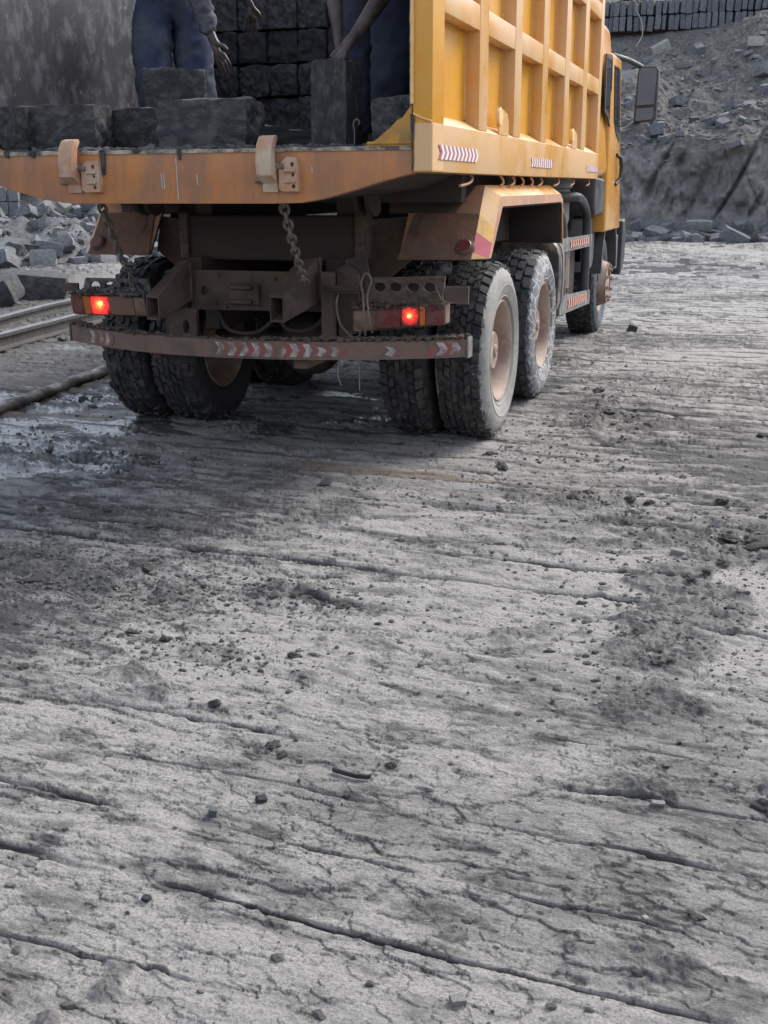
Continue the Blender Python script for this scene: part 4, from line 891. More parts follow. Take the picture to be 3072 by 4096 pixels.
# mudguards over the rear axles
for s in (1, -1):
    def sx(x): return s * x
    P0 = [(-.62, 1.105), (-.33, 1.49), (1.68, 1.49), (1.84, 1.42), (1.93, 1.08)]
    Ain = [(-.605, 1.105), (-.322, 1.478), (1.675, 1.478), (1.83, 1.41), (1.915, 1.08)]
    C_ = [(-.54, 1.105), (-.27, 1.43), (1.70, 1.43), (1.80, 1.39), (1.885, 1.08)]
    Dd = [(-.50, 1.105), (-.235, 1.375), (1.70, 1.375), (1.76, 1.36), (1.845, 1.08)]
    def shell(P_, xa, Q, xb, th, name, mat, idx=range(4)):
        g = G()
        for i in idx:
            a = [(sx(xa), *P_[i]), (sx(xa), *P_[i + 1]), (sx(xb), *Q[i + 1]), (sx(xb), *Q[i])]
            nrm = (Vector(a[1]) - Vector(a[0])).cross(Vector(a[3]) - Vector(a[0])).normalized() * th * (1 if s > 0 else -1)
            if nrm.x * s < -1e-6 or (abs(nrm.x) < 1e-6 and nrm.z < 0): nrm = -nrm
            b = [tuple(Vector(p) - nrm) for p in a]
            g.hexa(a, b)
        return g
    mg = put('mudguard', shell(P0, .78, P0, 1.19, .01, '', ''), 'mudguard_paint', truck, label='angular orange mudguard over the right rear wheels' if s > 0 else 'angular dusty mudguard over the left rear wheels')
    put('mudguard_rear_panel', roughen(G().hexa([(sx(.775), -.636, 1.098), (sx(1.192), -.636, 1.104), (sx(1.192), -.452, 1.340), (sx(.825), -.452, 1.340)], [(sx(.775), -.626, 1.098), (sx(1.192), -.626, 1.104), (sx(1.192), -.442, 1.340), (sx(.825), -.442, 1.340)]).mesh('p', 'mudguard_rear'), .003, 25, 1, 14), None, mg)
    put('mudguard_upper_panel', G().hexa([(sx(.67), -.446, 1.342), (sx(1.05), -.446, 1.342), (sx(1.14), -.335, 1.49), (sx(.67), -.335, 1.49)], [(sx(.67), -.44, 1.342), (sx(1.05), -.44, 1.342), (sx(1.14), -.329, 1.49), (sx(.67), -.329, 1.49)]), 'brown_dust_metal', mg)
    put('mudguard_chamfer', shell(P0, 1.19, C_, 1.268, .008, '', ''), 'mudguard_paint' if s < 0 else 'orange_paint', mg)
    put('mudguard_side_band', shell(C_, 1.268, Dd, 1.272, .008, '', ''), 'mudguard_paint', mg)
    if s > 0:
        def ch(t, w_, off=.003):       # point on the rear chamfer
            a = Vector((1.19, -.62, 1.105)).lerp(Vector((1.19, -.33, 1.49)), t); b = Vector((1.268, -.54, 1.105)).lerp(Vector((1.268, -.27, 1.43)), t)
            n_ = Vector((.45, -.75, .45)).normalized() * off; return tuple(a.lerp(b, w_) + n_)
        for (t0, t1, t2, t3, mt) in ((.36, .60, .46, .24, 'stripe_yellow'), (.08, .358, .238, -.0, 'stripe_red'), (.0, .078, .01, .0, 'stripe_yellow')):
            a = [ch(t0, 0), ch(t1, 0), ch(t2, 1), ch(t3, 1)]; b = [ch(t0, 0, .001), ch(t1, 0, .001), ch(t2, 1, .001), ch(t3, 1, .001)]
            put('warning_stripe', G().hexa(a, b), mt, mg)
    put('mudguard_liner', G().prism([(-.30, 1.12), (-.10, 1.47), (1.66, 1.47), (1.80, 1.40), (1.86, 1.10)], 'x', sx(.86) - .004, sx(.86) + .004), 'dark_steel', mg)
    put('mudguard_inner_lining', shell([(-.585, 1.105), (-.305, 1.466), (1.67, 1.466), (1.818, 1.40), (1.90, 1.08)], .79, [(-.50, 1.11), (-.23, 1.37), (1.70, 1.37), (1.755, 1.355), (1.84, 1.08)], 1.255, .006, '', ''), 'dark_steel', mg)
    rx = 1.145
    g = G().lathe([(0, -.022), (.036, -.022), (.040, -.018), (.040, .0), (.0, .0)], 22, axis='y')
    e = put('round_reflector', g, 'reflector_red', mg, smooth=35, at=(sx(rx), -.588, 1.165)); e.rotation_euler = (rad(-38), 0, 0)
    e2 = put('reflector_rim', G().lathe([(.040, -.018), (.046, -.016), (.052, -.004), (.056, .012), (.04, .012)], 22, axis='y'), 'brown_dust_metal', mg, smooth=35, at=(sx(rx), -.588, 1.165)); e2.rotation_euler = (rad(-38), 0, 0)
    g = G(); n_ = Vector((0, -.79, .61)) * .004; q = [Vector((sx(.90 + .045 * math.cos(a_)), -.65 + .0 + (.045 * math.sin(a_) * .5 + .12) * .78, 1.098 + (.065 * math.sin(a_) + .17))) for a_ in [2 * math.pi * k / 14 for k in range(14)]]
    q = [Vector((v.x, -.637 + (v.z - 1.10) * .78, v.z)) + n_ for v in q]
    put('paint_blot', G().add([tuple(v) for v in q] + [tuple(v - n_ * .7) for v in q], [tuple(range(14))] + [(i, i + 14, (i + 1) % 14 + 14, (i + 1) % 14) for i in range(14)]), 'faded_red', mg)
# ------------------------------------------------------------------ wheels
def tyre_mesh(name, mat, rows, cols, worn=.0, seed=0, hexa=False, sidewall_dn=.0):
    g = G()
    prof = [(.285, -.10), (.292, -.118), (.33, -.140), (.39, -.155), (.44, -.152), (.475, -.138), (.497, -.122), (.508, -.105), (.511, -.05), (.512, 0), (.511, .05), (.508, .105), (.497, .122), (.482, .137), (.462, .148), (.44, .156), (.415, .161), (.40, .161), (.396, .164), (.390, .161), (.36, .157), (.335, .148), (.328, .150), (.322, .145), (.300, .130), (.296, .110), (.285, .10)]
    n = 120
    g.lathe(prof, n)
    rr = random.Random(seed)
    ws = .232 / cols
    for c in range(cols):
        for k in range(rows):
            if rr.random() < worn * .25: continue
            off = (c % 2) * .5 + (.12 * math.sin(c * 2.1))
            a0 = 2 * math.pi * (k + off + .07 + .03 * rr.random()) / rows; a1 = 2 * math.pi * (k + off + .92 - .03 * rr.random()) / rows
            x0 = -.116 + c * ws + .0035; x1 = x0 + ws - .007
            ht = .528 - worn * .006 * rr.random()
            sh = (.12 if not hexa else .16) * (a1 - a0) * (1 if c % 2 else -1)
            if c == 0: x0 = -.1285
            if c == cols - 1: x1 = .1285
            am = (a0 + a1) / 2
            def P(a, x, r):
                if abs(x) > .115: r = r - .010
                return (x, -r * math.sin(a), r * math.cos(a))
            if hexa:
                xm = (x0 + x1) / 2; dx = (x1 - x0) * .16
                ring = [(a0, x0 + dx), (a0, x1 - dx), (am, x1), (a1, x1 - dx), (a1, x0 + dx), (am, x0)]
            else:
                j = lambda: rr.uniform(-.003, .003)
                ring = [(a0 - sh, x0 + j()), (a0 + sh, x1 + j()), (am + sh * .4, x1 + j() * 1.5), (a1 + sh, x1 + j()), (a1 - sh, x0 + j()), (am - sh * .4, x0 + j() * 1.5)]
            lo = [P(a, x, .503) for a, x in ring]; hi = [P(am + (a - am) * .90, (x0 + x1) / 2 + (x - (x0 + x1) / 2) * .90, ht) for a, x in ring]
            g.add(lo + hi, [tuple(range(11, 5, -1))[::-1]] + [(i, (i + 1) % 6, (i + 1) % 6 + 6, i + 6) for i in range(6)])
    me = g.mesh(name, mat, smooth=30, recalc=True)
    # caked mud and wear: small radial noise on tread and shoulders
    for v in me.vertices:
        r = math.hypot(v.co.y, v.co.z)
        if r > .46:
            k = sstep(.46, .50, r) * (.019 * (mnoise.fractal(v.co * 24 + Vector((seed, 0, 0)), .9, 2.1, 4)) + .004 * mnoise.noise(v.co * 7))
            v.co.y *= 1 + k; v.co.z *= 1 + k
            if abs(v.co.x) > .10: v.co.x *= 1 + 3 * k
    return me
TM = {'pale': tyre_mesh('tyre', 'tyre_pale_side', 46, 6, .6, 2), 'cracked': tyre_mesh('tyre', 'tyre_cracked_side', 32, 4, .1, 3, True), 'dark': tyre_mesh('tyre', 'tyre_dark', 46, 6, .6, 5), 'front': tyre_mesh('tyre', 'tyre_blue_side', 50, 4, .5, 6)}
rimp = [(.285, -.10), (.292, -.112), (.290, -.118), (.275, -.10), (.262, -.08), (.262, .06), (.275, .092), (.283, .104), (.2875, .1215), (.300, .1275), (.304, .1225), (.309, .132), (.300, .140), (.291, .136), (.279, .122), (.271, .104), (.256, .075), (.250, -.02), (.238, -.055), (.205, -.068), (.150, -.062), (.146, -.05)]
RIM = G().lathe(rimp, 64).mesh('rim', 'rim_brown', smooth=45, recalc=True)
hubg = G().lathe([(.165, -.066), (.155, -.03), (.128, -.012), (.118, .03), (.116, .085), (.108, .096), (.040, .100), (.034, .112), (.014, .114), (.012, .106), (0, .106)], 40)
for k in range(10):
    a = 2 * math.pi * k / 10; hubg.lathe([(.0, -.03), (.014, -.03), (.014, -.062), (.016, -.066)], 6, c=(0, .178 * math.cos(a), .178 * math.sin(a)))
HUB = hubg.mesh('hub', 'rim_brown', smooth=40)
def wheel(x, y, kind, flip, label, rim=True, spin=0):
    wh = empty('wheel', (x, y, R), parent=truck); wh['label'] = label
    rot = (spin, 0, math.pi if flip else 0)
    for nm, me in (('tyre', TM[kind]), ('rim', RIM), ('hub', HUB)):
        o = D.objects.new(nm, me); COL.objects.link(o); o.parent = wh; o.rotation_euler = rot
    return wh
wheel(1.092, 0, 'pale', False, 'outermost right wheel of the rearmost axle with a pale dusty sidewall', spin=.3)
wheel(.755, 0, 'dark', True, 'inner right wheel of the rearmost axle')
wheel(-.755, 0, 'dark', False, 'inner left wheel of the rearmost axle', spin=.7)
wheel(-1.092, 0, 'dark', True, 'outermost left wheel of the rearmost axle', spin=.5)
wheel(1.092, 1.36, 'cracked', False, 'outer right wheel of the middle axle with a cracked muddy sidewall', spin=.1)
wheel(.755, 1.36, 'dark', True, 'inner right wheel of the middle axle', spin=.6)
wheel(-.755, 1.36, 'dark', False, 'inner left wheel of the middle axle', spin=.2)
wheel(-1.092, 1.36, 'dark', True, 'outer left wheel of the middle axle')
# front wheels: dished disc that stands out, with hand holes and a bolt ring
fr = G().lathe([(.285, -.10), (.292, -.112), (.275, -.10), (.262, -.08), (.262, .06), (.275, .092), (.2875, .1215), (.304, .1225), (.309, .132), (.300, .140), (.291, .136), (.279, .122), (.270, .095), (.262, .05), (.256, .03)], 56).mesh('rim', 'rim_brown', smooth=45)
def front_disc():
    g = G(); n = 40
    # cone wall from (r .256, x .03) to (r .20, x .165) with 10 round holes cut as gaps
    rings = [(.256, .04), (.248, .075), (.240, .11), (.228, .15), (.216, .19), (.205, .215)]
    vs = []
    for r, t in rings:
        for k in range(n): a = 2 * math.pi * k / n; vs.append((t, r * math.cos(a), r * math.sin(a)))
    fs = []
    for i in range(len(rings) - 1):
        for k in range(n):
            if i in (1, 2) and k % 5 in (1, 2): continue
            fs.append((i * n + k, i * n + (k + 1) % n, (i + 1) * n + (k + 1) % n, (i + 1) * n + k))
    g.add(vs, fs)
    return g.mesh('wheel_disc', 'rim_brown', smooth=50)
def bolt_ring():
    g = G().lathe([(.205, .215), (.207, .225), (.13, .229), (.126, .213), (.115, .190), (.08, .190), (.078, .218), (.05, .228), (0, .230)], 48)
    for k in range(10):
        a = 2 * math.pi * k / 10; g.lathe([(.024, .225), (.024, .235), (.016, .235), (.016, .251), (0, .252)], 8, c=(0, .168 * math.cos(a), .168 * math.sin(a)))
    return g.mesh('hub', 'rim_brown', smooth=40)
FD, FB = front_disc(), bolt_ring()
for x, s, lb_ in ((.975, 1, 'right front wheel with an outward hub ring of bolts'), (-.955, -1, 'left front wheel')):
    wh = empty('wheel', (x, 5.18, R), parent=truck); wh['label'] = lb_
    for nm, me in (('tyre', TM['front']), ('rim', fr), ('wheel_disc', FD), ('hub', FB)):
        o = D.objects.new(nm, me); COL.objects.link(o); o.parent = wh; o.rotation_euler = (.2, 0, 0 if s > 0 else math.pi)
# axles
for y in (0, 1.36, 5.18):
    ax = put('axle', G().tube([(-.9, y, R), (-.2, y, R), (.2, y, R), (.9, y, R)], .07, 12), 'dark_steel', truck, smooth=50)
    if y < 3: put('axle_housing', G().lathe([(0, -.2), (.13, -.17), (.19, -.08), (.2, 0), (.19, .08), (.13, .17), (0, .2)], 20, axis='y', c=(0, y, R)), 'dark_steel', ax, smooth=50)
for s in (1, -1):
    put('leaf_spring', G().box(s * .47 - .045, s * .47 + .045, -.45, 1.8, .66, .78), 'dark_steel', truck)
put('suspension_block', G().box(-.55, .55, .5, .85, .6, .95), 'dark_steel', truck)
# ------------------------------------------------------------------ middle of the truck: tanks, side guard
ft = G(); pr = []
for k in range(24):
    a = 2 * math.pi * k / 24; ca, sa = math.cos(a), math.sin(a); e = .45
    pr.append((.89 + .335 * abs(ca) ** e * (1 if ca > 0 else -1), .80 + .315 * abs(sa) ** e * (1 if sa > 0 else -1)))
ft.prism(pr, 'y', 2.02, 2.30); put('fuel_tank', ft, 'tank_metal', truck, bevel=.015, smooth=40, seg=2, label='mud-splashed rounded tank behind the middle wheels')
put('tank_strap', G().prism([(a * 1.0 + (a - .89) * .02, b + (b - .8) * .02) for a, b in pr], 'y', 2.16, 2.21), 'grey_plastic', truck, smooth=40)
for y, x in ((2.55, 1.02), (2.95, 1.02)):
    rs_ = put('air_reservoir', G().lathe([(0, .40), (.09, .42), (.125, .46), (.13, .52), (.13, 1.02), (.125, 1.06), (.08, 1.10), (0, 1.11)], 24, axis='z', c=(x, y, 0)), 'reservoir_tan', truck, smooth=50)
    put('reservoir_band', G().lathe([(.131, .62), (.134, .62), (.134, .66), (.131, .66)], 24, axis='z', c=(x, y, 0)), 'dark_steel', rs_)
put('step_box', G().box(.75, 1.10, 3.2, 3.55, .5, 1.05), 'chassis_steel', truck, bevel=.01)
put('intake_tank', G().lathe([(0, 1.18), (.19, 1.18), (.20, 1.22), (.20, 1.46), (.22, 1.47), (.22, 1.60), (0, 1.60)], 28, axis='z', c=(.92, 3.0, 0)), 'grey_plastic', truck, smooth=40)
put('battery_box', G().box(.62, 1.0, 2.7, 3.2, .75, 1.2), 'dark_steel', truck, bevel=.01)
def arch(x, y0, y1, z0, zt, r, mat, name):
    pts = [(x, y1, z0)]; n = 10; rr_ = (y1 - y0) / 2
    for k in range(n + 1):
        a = math.pi * k / n * .5; pts.append((x, y1 - rr_ * 1.2 * (1 - math.cos(a)), zt - .26 + .26 * math.sin(a)))
    for k in range(1, 4): pts.append((x - .12 * k, y1 - rr_ * 1.2 - .12 * k, zt))
    return put(name, G().tube(pts, r, 12), mat, truck, smooth=60)
guard = put('guard_post', G().box(1.12, 1.20, 2.28, 2.36, .5, 1.09), 'grey_bar', truck, bevel=.004)
arch(1.17, 2.45, 3.72, .50, 1.40, .040, 'black_plastic', 'guard_hoop')
arch(1.17, 1.95, 2.55, .55, 1.32, .022, 'grey_bar', 'guard_hoop')
for z0, z1, zz0, zz1 in ((.985, 1.09, .965, 1.065), (.50, .645, .445, .57)):
    g = G().hexa([(1.20, 2.25, z0), (1.205, 3.85, zz0), (1.205, 3.85, zz1), (1.20, 2.25, z1)], [(1.185, 2.25, z0), (1.19, 3.85, zz0), (1.19, 3.85, zz1), (1.185, 2.25, z1)])
    sgp = put('side_guard_plate', g, 'grey_bar', truck)
    put('guard_plate_return', G().box(1.10, 1.199, 2.242, 2.249, z0, z1), 'grey_bar', sgp)
    g = G(); h = (z1 - z0) * .5
    for k in range(9):
        y = 2.62 + k * .115; zb = z0 + (zz0 - z0) * (y - 2.25) / 1.6 + (z1 - z0) * .24
        g.prism([(y, zb), (y + .06, zb), (y + .085, zb + h / 2), (y + .06, zb + h), (y, zb + h), (y + .025, zb + h / 2)], 'x', 1.206, 1.209)
    put('guard_chevrons', g, 'chevron_pink', sgp)
# ------------------------------------------------------------------ cab
def roundbox(x0, x1, y0, y1, z0, z1, b, seg=4):
    bm = bmesh.new(); bmesh.ops.create_cube(bm, size=1)
    for v in bm.verts: v.co = Vector((x0 + (v.co.x + .5) * (x1 - x0), y0 + (v.co.y + .5) * (y1 - y0), z0 + (v.co.z + .5) * (z1 - z0)))
    bmesh.ops.bevel(bm, geom=bm.edges[:], offset=b, segments=seg, profile=.5, affect='EDGES'); return bm
def bm_obj(bm, name, mat, parent, smooth=40, **k):
    me = D.meshes.new(name); bm.to_mesh(me); bm.free(); me.materials.append(MATS[mat]); me.polygons.foreach_set('use_smooth', [True] * len(me.polygons)); me.set_sharp_from_angle(angle=rad(smooth)); return put(name, me, None, parent, **k)
bm = roundbox(-1.22, 1.22, 3.80, 5.85, 1.55, 2.98, .10)
for v in bm.verts:                         # roof slopes and the cab tapers to the front top
    if v.co.y > 4.5: v.co.y -= .16 + .50 * (v.co.z - 1.55) / 1.1
    if v.co.z > 2.6: v.co.x *= 1 - .10 * ((v.co.z - 2.6) / .38); v.co.y += (.04 if v.co.y < 4.5 else -.08) * (v.co.z - 2.6) / .38
cab = bm_obj(bm, 'cab_shell', 'cab_paint', truck, label='orange cab with two side windows, seen past the bed')
bm = roundbox(1.10, 1.235, 4.46, 5.60, 1.06, 2.66, .025, 3)
for v in bm.verts:
    if v.co.y > 5.2: v.co.y -= .50 * max(0, (v.co.z - 1.4)) / 1.2
put_door = bm_obj(bm, 'cab_door', 'cab_paint', truck)
bm = roundbox(-1.235, -1.10, 4.60, 5.85, 1.06, 2.66, .025, 3); bm_obj(bm, 'cab_door', 'cab_paint', truck)
for s in (1, -1):
    a = s * 1.2215; b = s * 1.229
    f1 = put('quarter_window', G().prism([(4.06, 2.58), (4.42, 2.58), (4.52, 2.10), (4.50, 2.02), (4.32, 2.12), (4.12, 2.16)], 'x', a, b), 'dark_glass', truck)
    put('window_seal', plate([(4.03, 2.61), (4.45, 2.61), (4.55, 2.10), (4.52, 1.99), (4.31, 2.09), (4.09, 2.13)], [[(4.06, 2.58), (4.42, 2.58), (4.52, 2.10), (4.50, 2.02), (4.32, 2.12), (4.12, 2.16)]], 'x', a, s * 1.233), 'black_plastic', f1)
    f2 = put('door_window', G().prism([(4.56, 2.56), (4.98, 2.56), (5.20, 1.90), (4.92, 1.96), (4.70, 2.08)], 'x', s * 1.236, s * 1.243), 'dark_glass', put_door if s > 0 else truck)
    put('door_handle', G().tube([(s * 1.24, 5.02, 1.78), (s * 1.275, 5.08, 1.75), (s * 1.28, 5.14, 1.66), (s * 1.275, 5.13, 1.56), (s * 1.24, 5.02, 1.50)], .02, 8), 'black_plastic', truck, smooth=60)
    # black plastic corner behind the front wheel
    pr_ = [(3.84, 1.565), (4.60, 1.545), (5.0, 1.46), (5.25, 1.30), (5.28, 1.22), (5.05, 1.16), (4.85, 1.20), (4.72, 1.235), (3.90, 1.22), (3.84, 1.26)]
    cf_ = put('cab_corner_panel', G().prism(pr_, 'x', min(s * .45, s * 1.215), max(s * .45, s * 1.215)), 'black_plastic', truck, bevel=.03, smooth=40, seg=3)
    put('side_marker', G().box(min(s * 1.21, s * 1.222), max(s * 1.21, s * 1.222), 4.60, 4.72, 1.38, 1.50), 'marker_red', cf_, bevel=.004)
    put('front_mudguard', G().prism([(3.95, 1.20), (4.65, 1.20), (4.60, .80), (4.52, .72), (4.20, .70), (3.95, .72)], 'x', min(s * .72, s * 1.12), max(s * .72, s * 1.12)), 'grey_plastic', truck, bevel=.03, smooth=40, seg=3)
    # wheel arch band
    g = G(); n = 12
    arc = [(5.18 + .62 * math.cos(a_), .62 + .66 * math.sin(a_)) for a_ in [math.pi * (.02 + .96 * k / n) for k in range(n + 1)]]
    arc2 = [(5.18 + .56 * math.cos(a_), .62 + .60 * math.sin(a_)) for a_ in [math.pi * (.02 + .96 * k / n) for k in range(n + 1)]]
    g.prism(arc + arc2[::-1], 'x', min(s * .72, s * 1.20), max(s * .72, s * 1.20)); put('wheel_arch', g, 'black_plastic', truck)
    put('control_box', G().box(min(s * .98, s * 1.10), max(s * .98, s * 1.10), 3.95, 4.30, .80, 1.02), 'dark_steel', truck, bevel=.01)
    put('front_bumper_end', G().prism([(6.05, 1.12), (6.25, 1.14), (6.35, 1.0), (6.35, .72), (6.2, .60), (6.02, .55)], 'x', min(s * .9, s * 1.22), max(s * .9, s * 1.22)), 'black_plastic', truck, bevel=.01)
    put('cab_step', G().box(min(s * 1.0, s * 1.18), max(s * 1.0, s * 1.18), 5.82, 6.0, .62, .98), 'grey_plastic', truck, bevel=.01)
    # mirror
    mx = s * 1.43
    mir = put('mirror', G().prism([(mx - .105, 2.100), (mx + .085, 2.120), (mx + .11, 2.160), (mx + .115, 2.605), (mx + .085, 2.645), (mx - .07, 2.645), (mx - .095, 2.605), (mx - .115, 2.145)], 'y', 5.62, 5.74), 'black_plastic', truck, bevel=.012, smooth=40, seg=2, label='tall black wing mirror with a small lower glass' )
    tw = rad(7) * s
    pa = put('mirror_pane', G().prism([(mx - .085, 2.270), (mx + .085, 2.280), (mx + .095, 2.605), (mx + .075, 2.625), (mx - .06, 2.625), (mx - .078, 2.600)], 'y', 5.602, 5.605), 'mirror_glass', mir)
    pb = put('mirror_pane', G().prism([(mx - .095, 2.135), (mx - .085, 2.120), (mx + .07, 2.135), (mx + .085, 2.160), (mx + .085, 2.250), (mx - .085, 2.240)], 'y', 5.602, 5.605), 'mirror_glass', mir)
    for q_ in (pa, pb):
        for v_ in q_.data.vertices:
            dx_ = v_.co.x - mx; v_.co.y += dx_ * math.tan(tw)
        q_.data.update()
    put('mirror_arm', G().tube([(s * 1.14, 5.1, 2.705), (s * 1.26, 5.4, 2.685), (s * 1.36, 5.68, 2.645)], .028, 8), 'black_plastic', mir, smooth=60)
    put('mirror_arm', G().tube([(s * 1.2, 5.25, 2.0), (s * 1.27, 5.5, 2.03), (s * 1.35, 5.68, 2.115)], .038, 8), 'black_plastic', mir, smooth=60)
put('cab_floor', G().box(-1.0, 1.0, 3.9, 6.2, 1.1, 1.4), 'dark_steel', truck)
put('engine_block', G().box(-.36, .36, 3.6, 6.2, .6, 1.1), 'dark_steel', truck)
put('windscreen', G().hexa([(-1.0, 5.60, 1.95), (1.0, 5.60, 1.95), (1.0, 5.33, 2.5), (-1.0, 5.33, 2.5)], [(-1.0, 5.61, 1.95), (1.0, 5.61, 1.95), (1.0, 5.34, 2.5), (-1.0, 5.34, 2.5)]), 'dark_glass', truck)
put('front_bumper', G().box(-1.2, 1.2, 6.06, 6.3, .62, 1.0), 'black_plastic', truck, bevel=.02)

# ------------------------------------------------------------------ THE LOAD: stone blocks in the bed
FZ = 1.655
def bl(m, k): return BM[m][k % 4]
pitch = .222; x0_ = -1.135
for c in range(10):
    for r in range(6):
        x = x0_ + pitch * (c + .5) + R_.uniform(-.006, .006); z = FZ + .218 * (r + .5)
        if c == 8 and r > 4: continue
        yy = 1.0 + .2 + R_.uniform(-.035, .045)
        if c == 3: z -= .0
        if c >= 4 and r > 0: z -= .012 * (c % 2)
        stone_obj('stone_block', bl('stone_dark' if (c * 3 + r) % 3 else 'stone_shade', R_.randrange(4)), (x, yy, z), (.214 + R_.uniform(-.008, .008), .40, .212 + R_.uniform(-.008, .004)), (R_.choice([0, math.pi]), R_.uniform(-.035, .035), R_.uniform(-.05, .05)),
                  f'dark stone block in the back stack, {ORD[c]} column from left, {ORD[r]} course up', 'stone block', 'stone blocks stacked in the truck bed')
front = [
    ((-1.02, -1.38, 1.77), (.20, .40, .225), (0, 0, .15), 'stone_wet_dark', 'dark wet stone block at the far left end of the front row on the sill'),
    ((-.745, -1.40, 1.775), (.42, .20, .225), (0, 0, .02), 'stone_dark', 'long stone block on the sill behind the left latch hook'),
    ((-.40, -1.22, 1.765), (.36, .2, .22), (.03, .0, -.1), 'stone_wet_dark', 'stone block set back between the two long blocks of the front row'),
    ((.035, -1.36, 1.782), (.49, .24, .228), (0, .0, .03), 'stone_dark', 'longest grey stone block in the middle of the front row on the sill'),
    ((-.43, -.82, 1.765), (.42, .3, .22), (0, 0, .3), 'stone_shade', 'dark stone block under the raised block at the feet of the worker in blue'),
    ((-.43, -.84, 1.985), (.33, .22, .225), (0, .02, .45), 'stone_dark', 'raised stone block in front of the shins of the worker in blue'),
    ((.40, -.86, 1.715), (.42, .2, .115), (0, 0, -.04), 'stone_shade', 'low flat stone slab on the bed floor beside the upright block'),
    ((.72, -1.40, 1.852), (.185, .20, .395), (0, .01, -.05), 'stone_wet_dark', 'upright muddy stone block held by the worker on the right'),
    ((1.04, -1.40, 1.765), (.24, .26, .225), (0, -.07, .12), 'stone_dark', 'stone block in the right corner of the bed behind the yellow gusset'),
    ((.92, -1.05, 1.70), (.2, .2, .10), (0, 0, .4), 'stone_shade', 'small dark stone stub on the bed floor by the right corner block'),
    ((-.05, -.30, 1.74), (.40, .2, .17), (0, .06, .2), 'stone_shade', 'dark stone block lying alone on the bed floor before the stack'),
]
for k, (p, d, r, m, lb_) in enumerate(front):
    stone_obj('stone_block', bl(m, k), p, d, r, lb_, 'stone block', 'stone blocks at the tail of the bed')
crumbs('stone_rubble_on_bed', 500, lambda r: (r.uniform(-1.1, 1.1), -1.6 + r.random() ** 2 * 1.2, 1.66 + .01 * r.random()), 'grey_mud', None, .006, .03, 9, label='loose mud and stone crumbs over the bed floor', cat='rubble')
wire([(.86, -1.55, 1.66), (.862, -1.55, 1.72), (.857, -1.55, 1.765), (.875, -1.55, 1.78), (.888, -1.55, 1.765), (.878, -1.55, 1.755)], .003, 'curled_wire', tail_sill, 'wire_metal')

# ------------------------------------------------------------------ THE TWO WORKERS
def skinned(name, verts, edges, mat, parent=None, sub=2, amp=0, freq=8, root=0, **k):
    """verts: (x,y,z,rx[,ry]) grown with a Skin modifier, subdivided and applied"""
    me = D.meshes.new(name + '_base'); me.from_pydata([v[:3] for v in verts], edges, [])
    o = D.objects.new('tmp', me); COL.objects.link(o)
    sm = o.modifiers.new('s', 'SKIN'); sm.use_smooth_shade = True; sm.branch_smoothing = .4
    for v, sv in zip(verts, me.skin_vertices[0].data):
        sv.radius = (v[3], v[4] if len(v) > 4 else v[3]); sv.use_root = False
    me.skin_vertices[0].data[root].use_root = True
    ss = o.modifiers.new('d', 'SUBSURF'); ss.levels = sub; ss.render_levels = sub
    dg = bpy.context.evaluated_depsgraph_get(); dg.update()
    ev = D.meshes.new_from_object(o.evaluated_get(dg)); D.objects.remove(o)
    ev.materials.clear(); ev.materials.append(MATS[mat]); ev.name = name
    if amp: 
        ev.update(); N = [v.normal.copy() for v in ev.vertices]
        for v, n in zip(ev.vertices, N):
            q = Vector((v.co.x * freq, v.co.y * freq, v.co.z * freq * 1.9))
            w_ = mnoise.fractal(q, .9, 2.0, 4); w2 = mnoise.noise(Vector((v.co.x * 9, v.co.y * 9, v.co.z * 26 + v.co.x * 9))); v.co += n * (amp * (1 - abs(w_) * 2.2) + amp * .8 * (.3 - abs(w2)))
    ev.polygons.foreach_set('use_smooth', [True] * len(ev.polygons)); ev.update()
    return put(name, ev, None, parent, **k)
def chainv(V, E, start, pts):
    i = start
    for p in pts:
        V.append(p); E.append((i, len(V) - 1)); i = len(V) - 1
    return i
def hand(V, E, wrist_i, palm_c, dirv, across, scale=1.0, curl=None, thumb=1, norm=None):
    """palm and five fingers as branches; dirv = pointing, across = towards thumb side"""
    dirv = Vector(dirv).normalized(); across = Vector(across); across = (across - dirv * across.dot(dirv)).normalized()
    nrm = dirv.cross(across); w0 = Vector(V[wrist_i][:3]); s = scale; curl = curl or nrm
    curl = Vector(curl).normalized()
    pm = w0 + dirv * .045 * s
    pi = chainv(V, E, wrist_i, [(*pm, .030 * s, .019 * s)])
    lens = [(.040, .024, .020), (.044, .028, .022), (.041, .026, .021), (.032, .020, .018)]
    for k, ((a, b, c), off) in enumerate(zip(lens, (.027, .009, -.009, -.026))):
        kn = pm + dirv * (.045 - .004 * abs(k - 1)) * s + across * off * s
        fd = (dirv + across * off * 7).normalized()
        p1 = kn + (fd * .92 + curl * .25).normalized() * a * s; p2 = p1 + (fd * .75 + curl * .6).normalized() * b * s; p3 = p2 + (fd * .5 + curl * .85).normalized() * c * s
        chainv(V, E, pi, [(*kn, .0115 * s, .011 * s), (*p1, .0092 * s), (*p2, .0082 * s), (*p3, .0066 * s)])
    t0 = w0 + dirv * .03 * s + across * .026 * s; t1 = t0 + (dirv * .6 + across * .75 + curl * .2).normalized() * .038 * s; t2 = t1 + (dirv * .85 + across * .35 + curl * .3).normalized() * .030 * s
    chainv(V, E, wrist_i, [(*t0, .015 * s, .013 * s), (*t1, .0115 * s), (*t2, .0085 * s)])

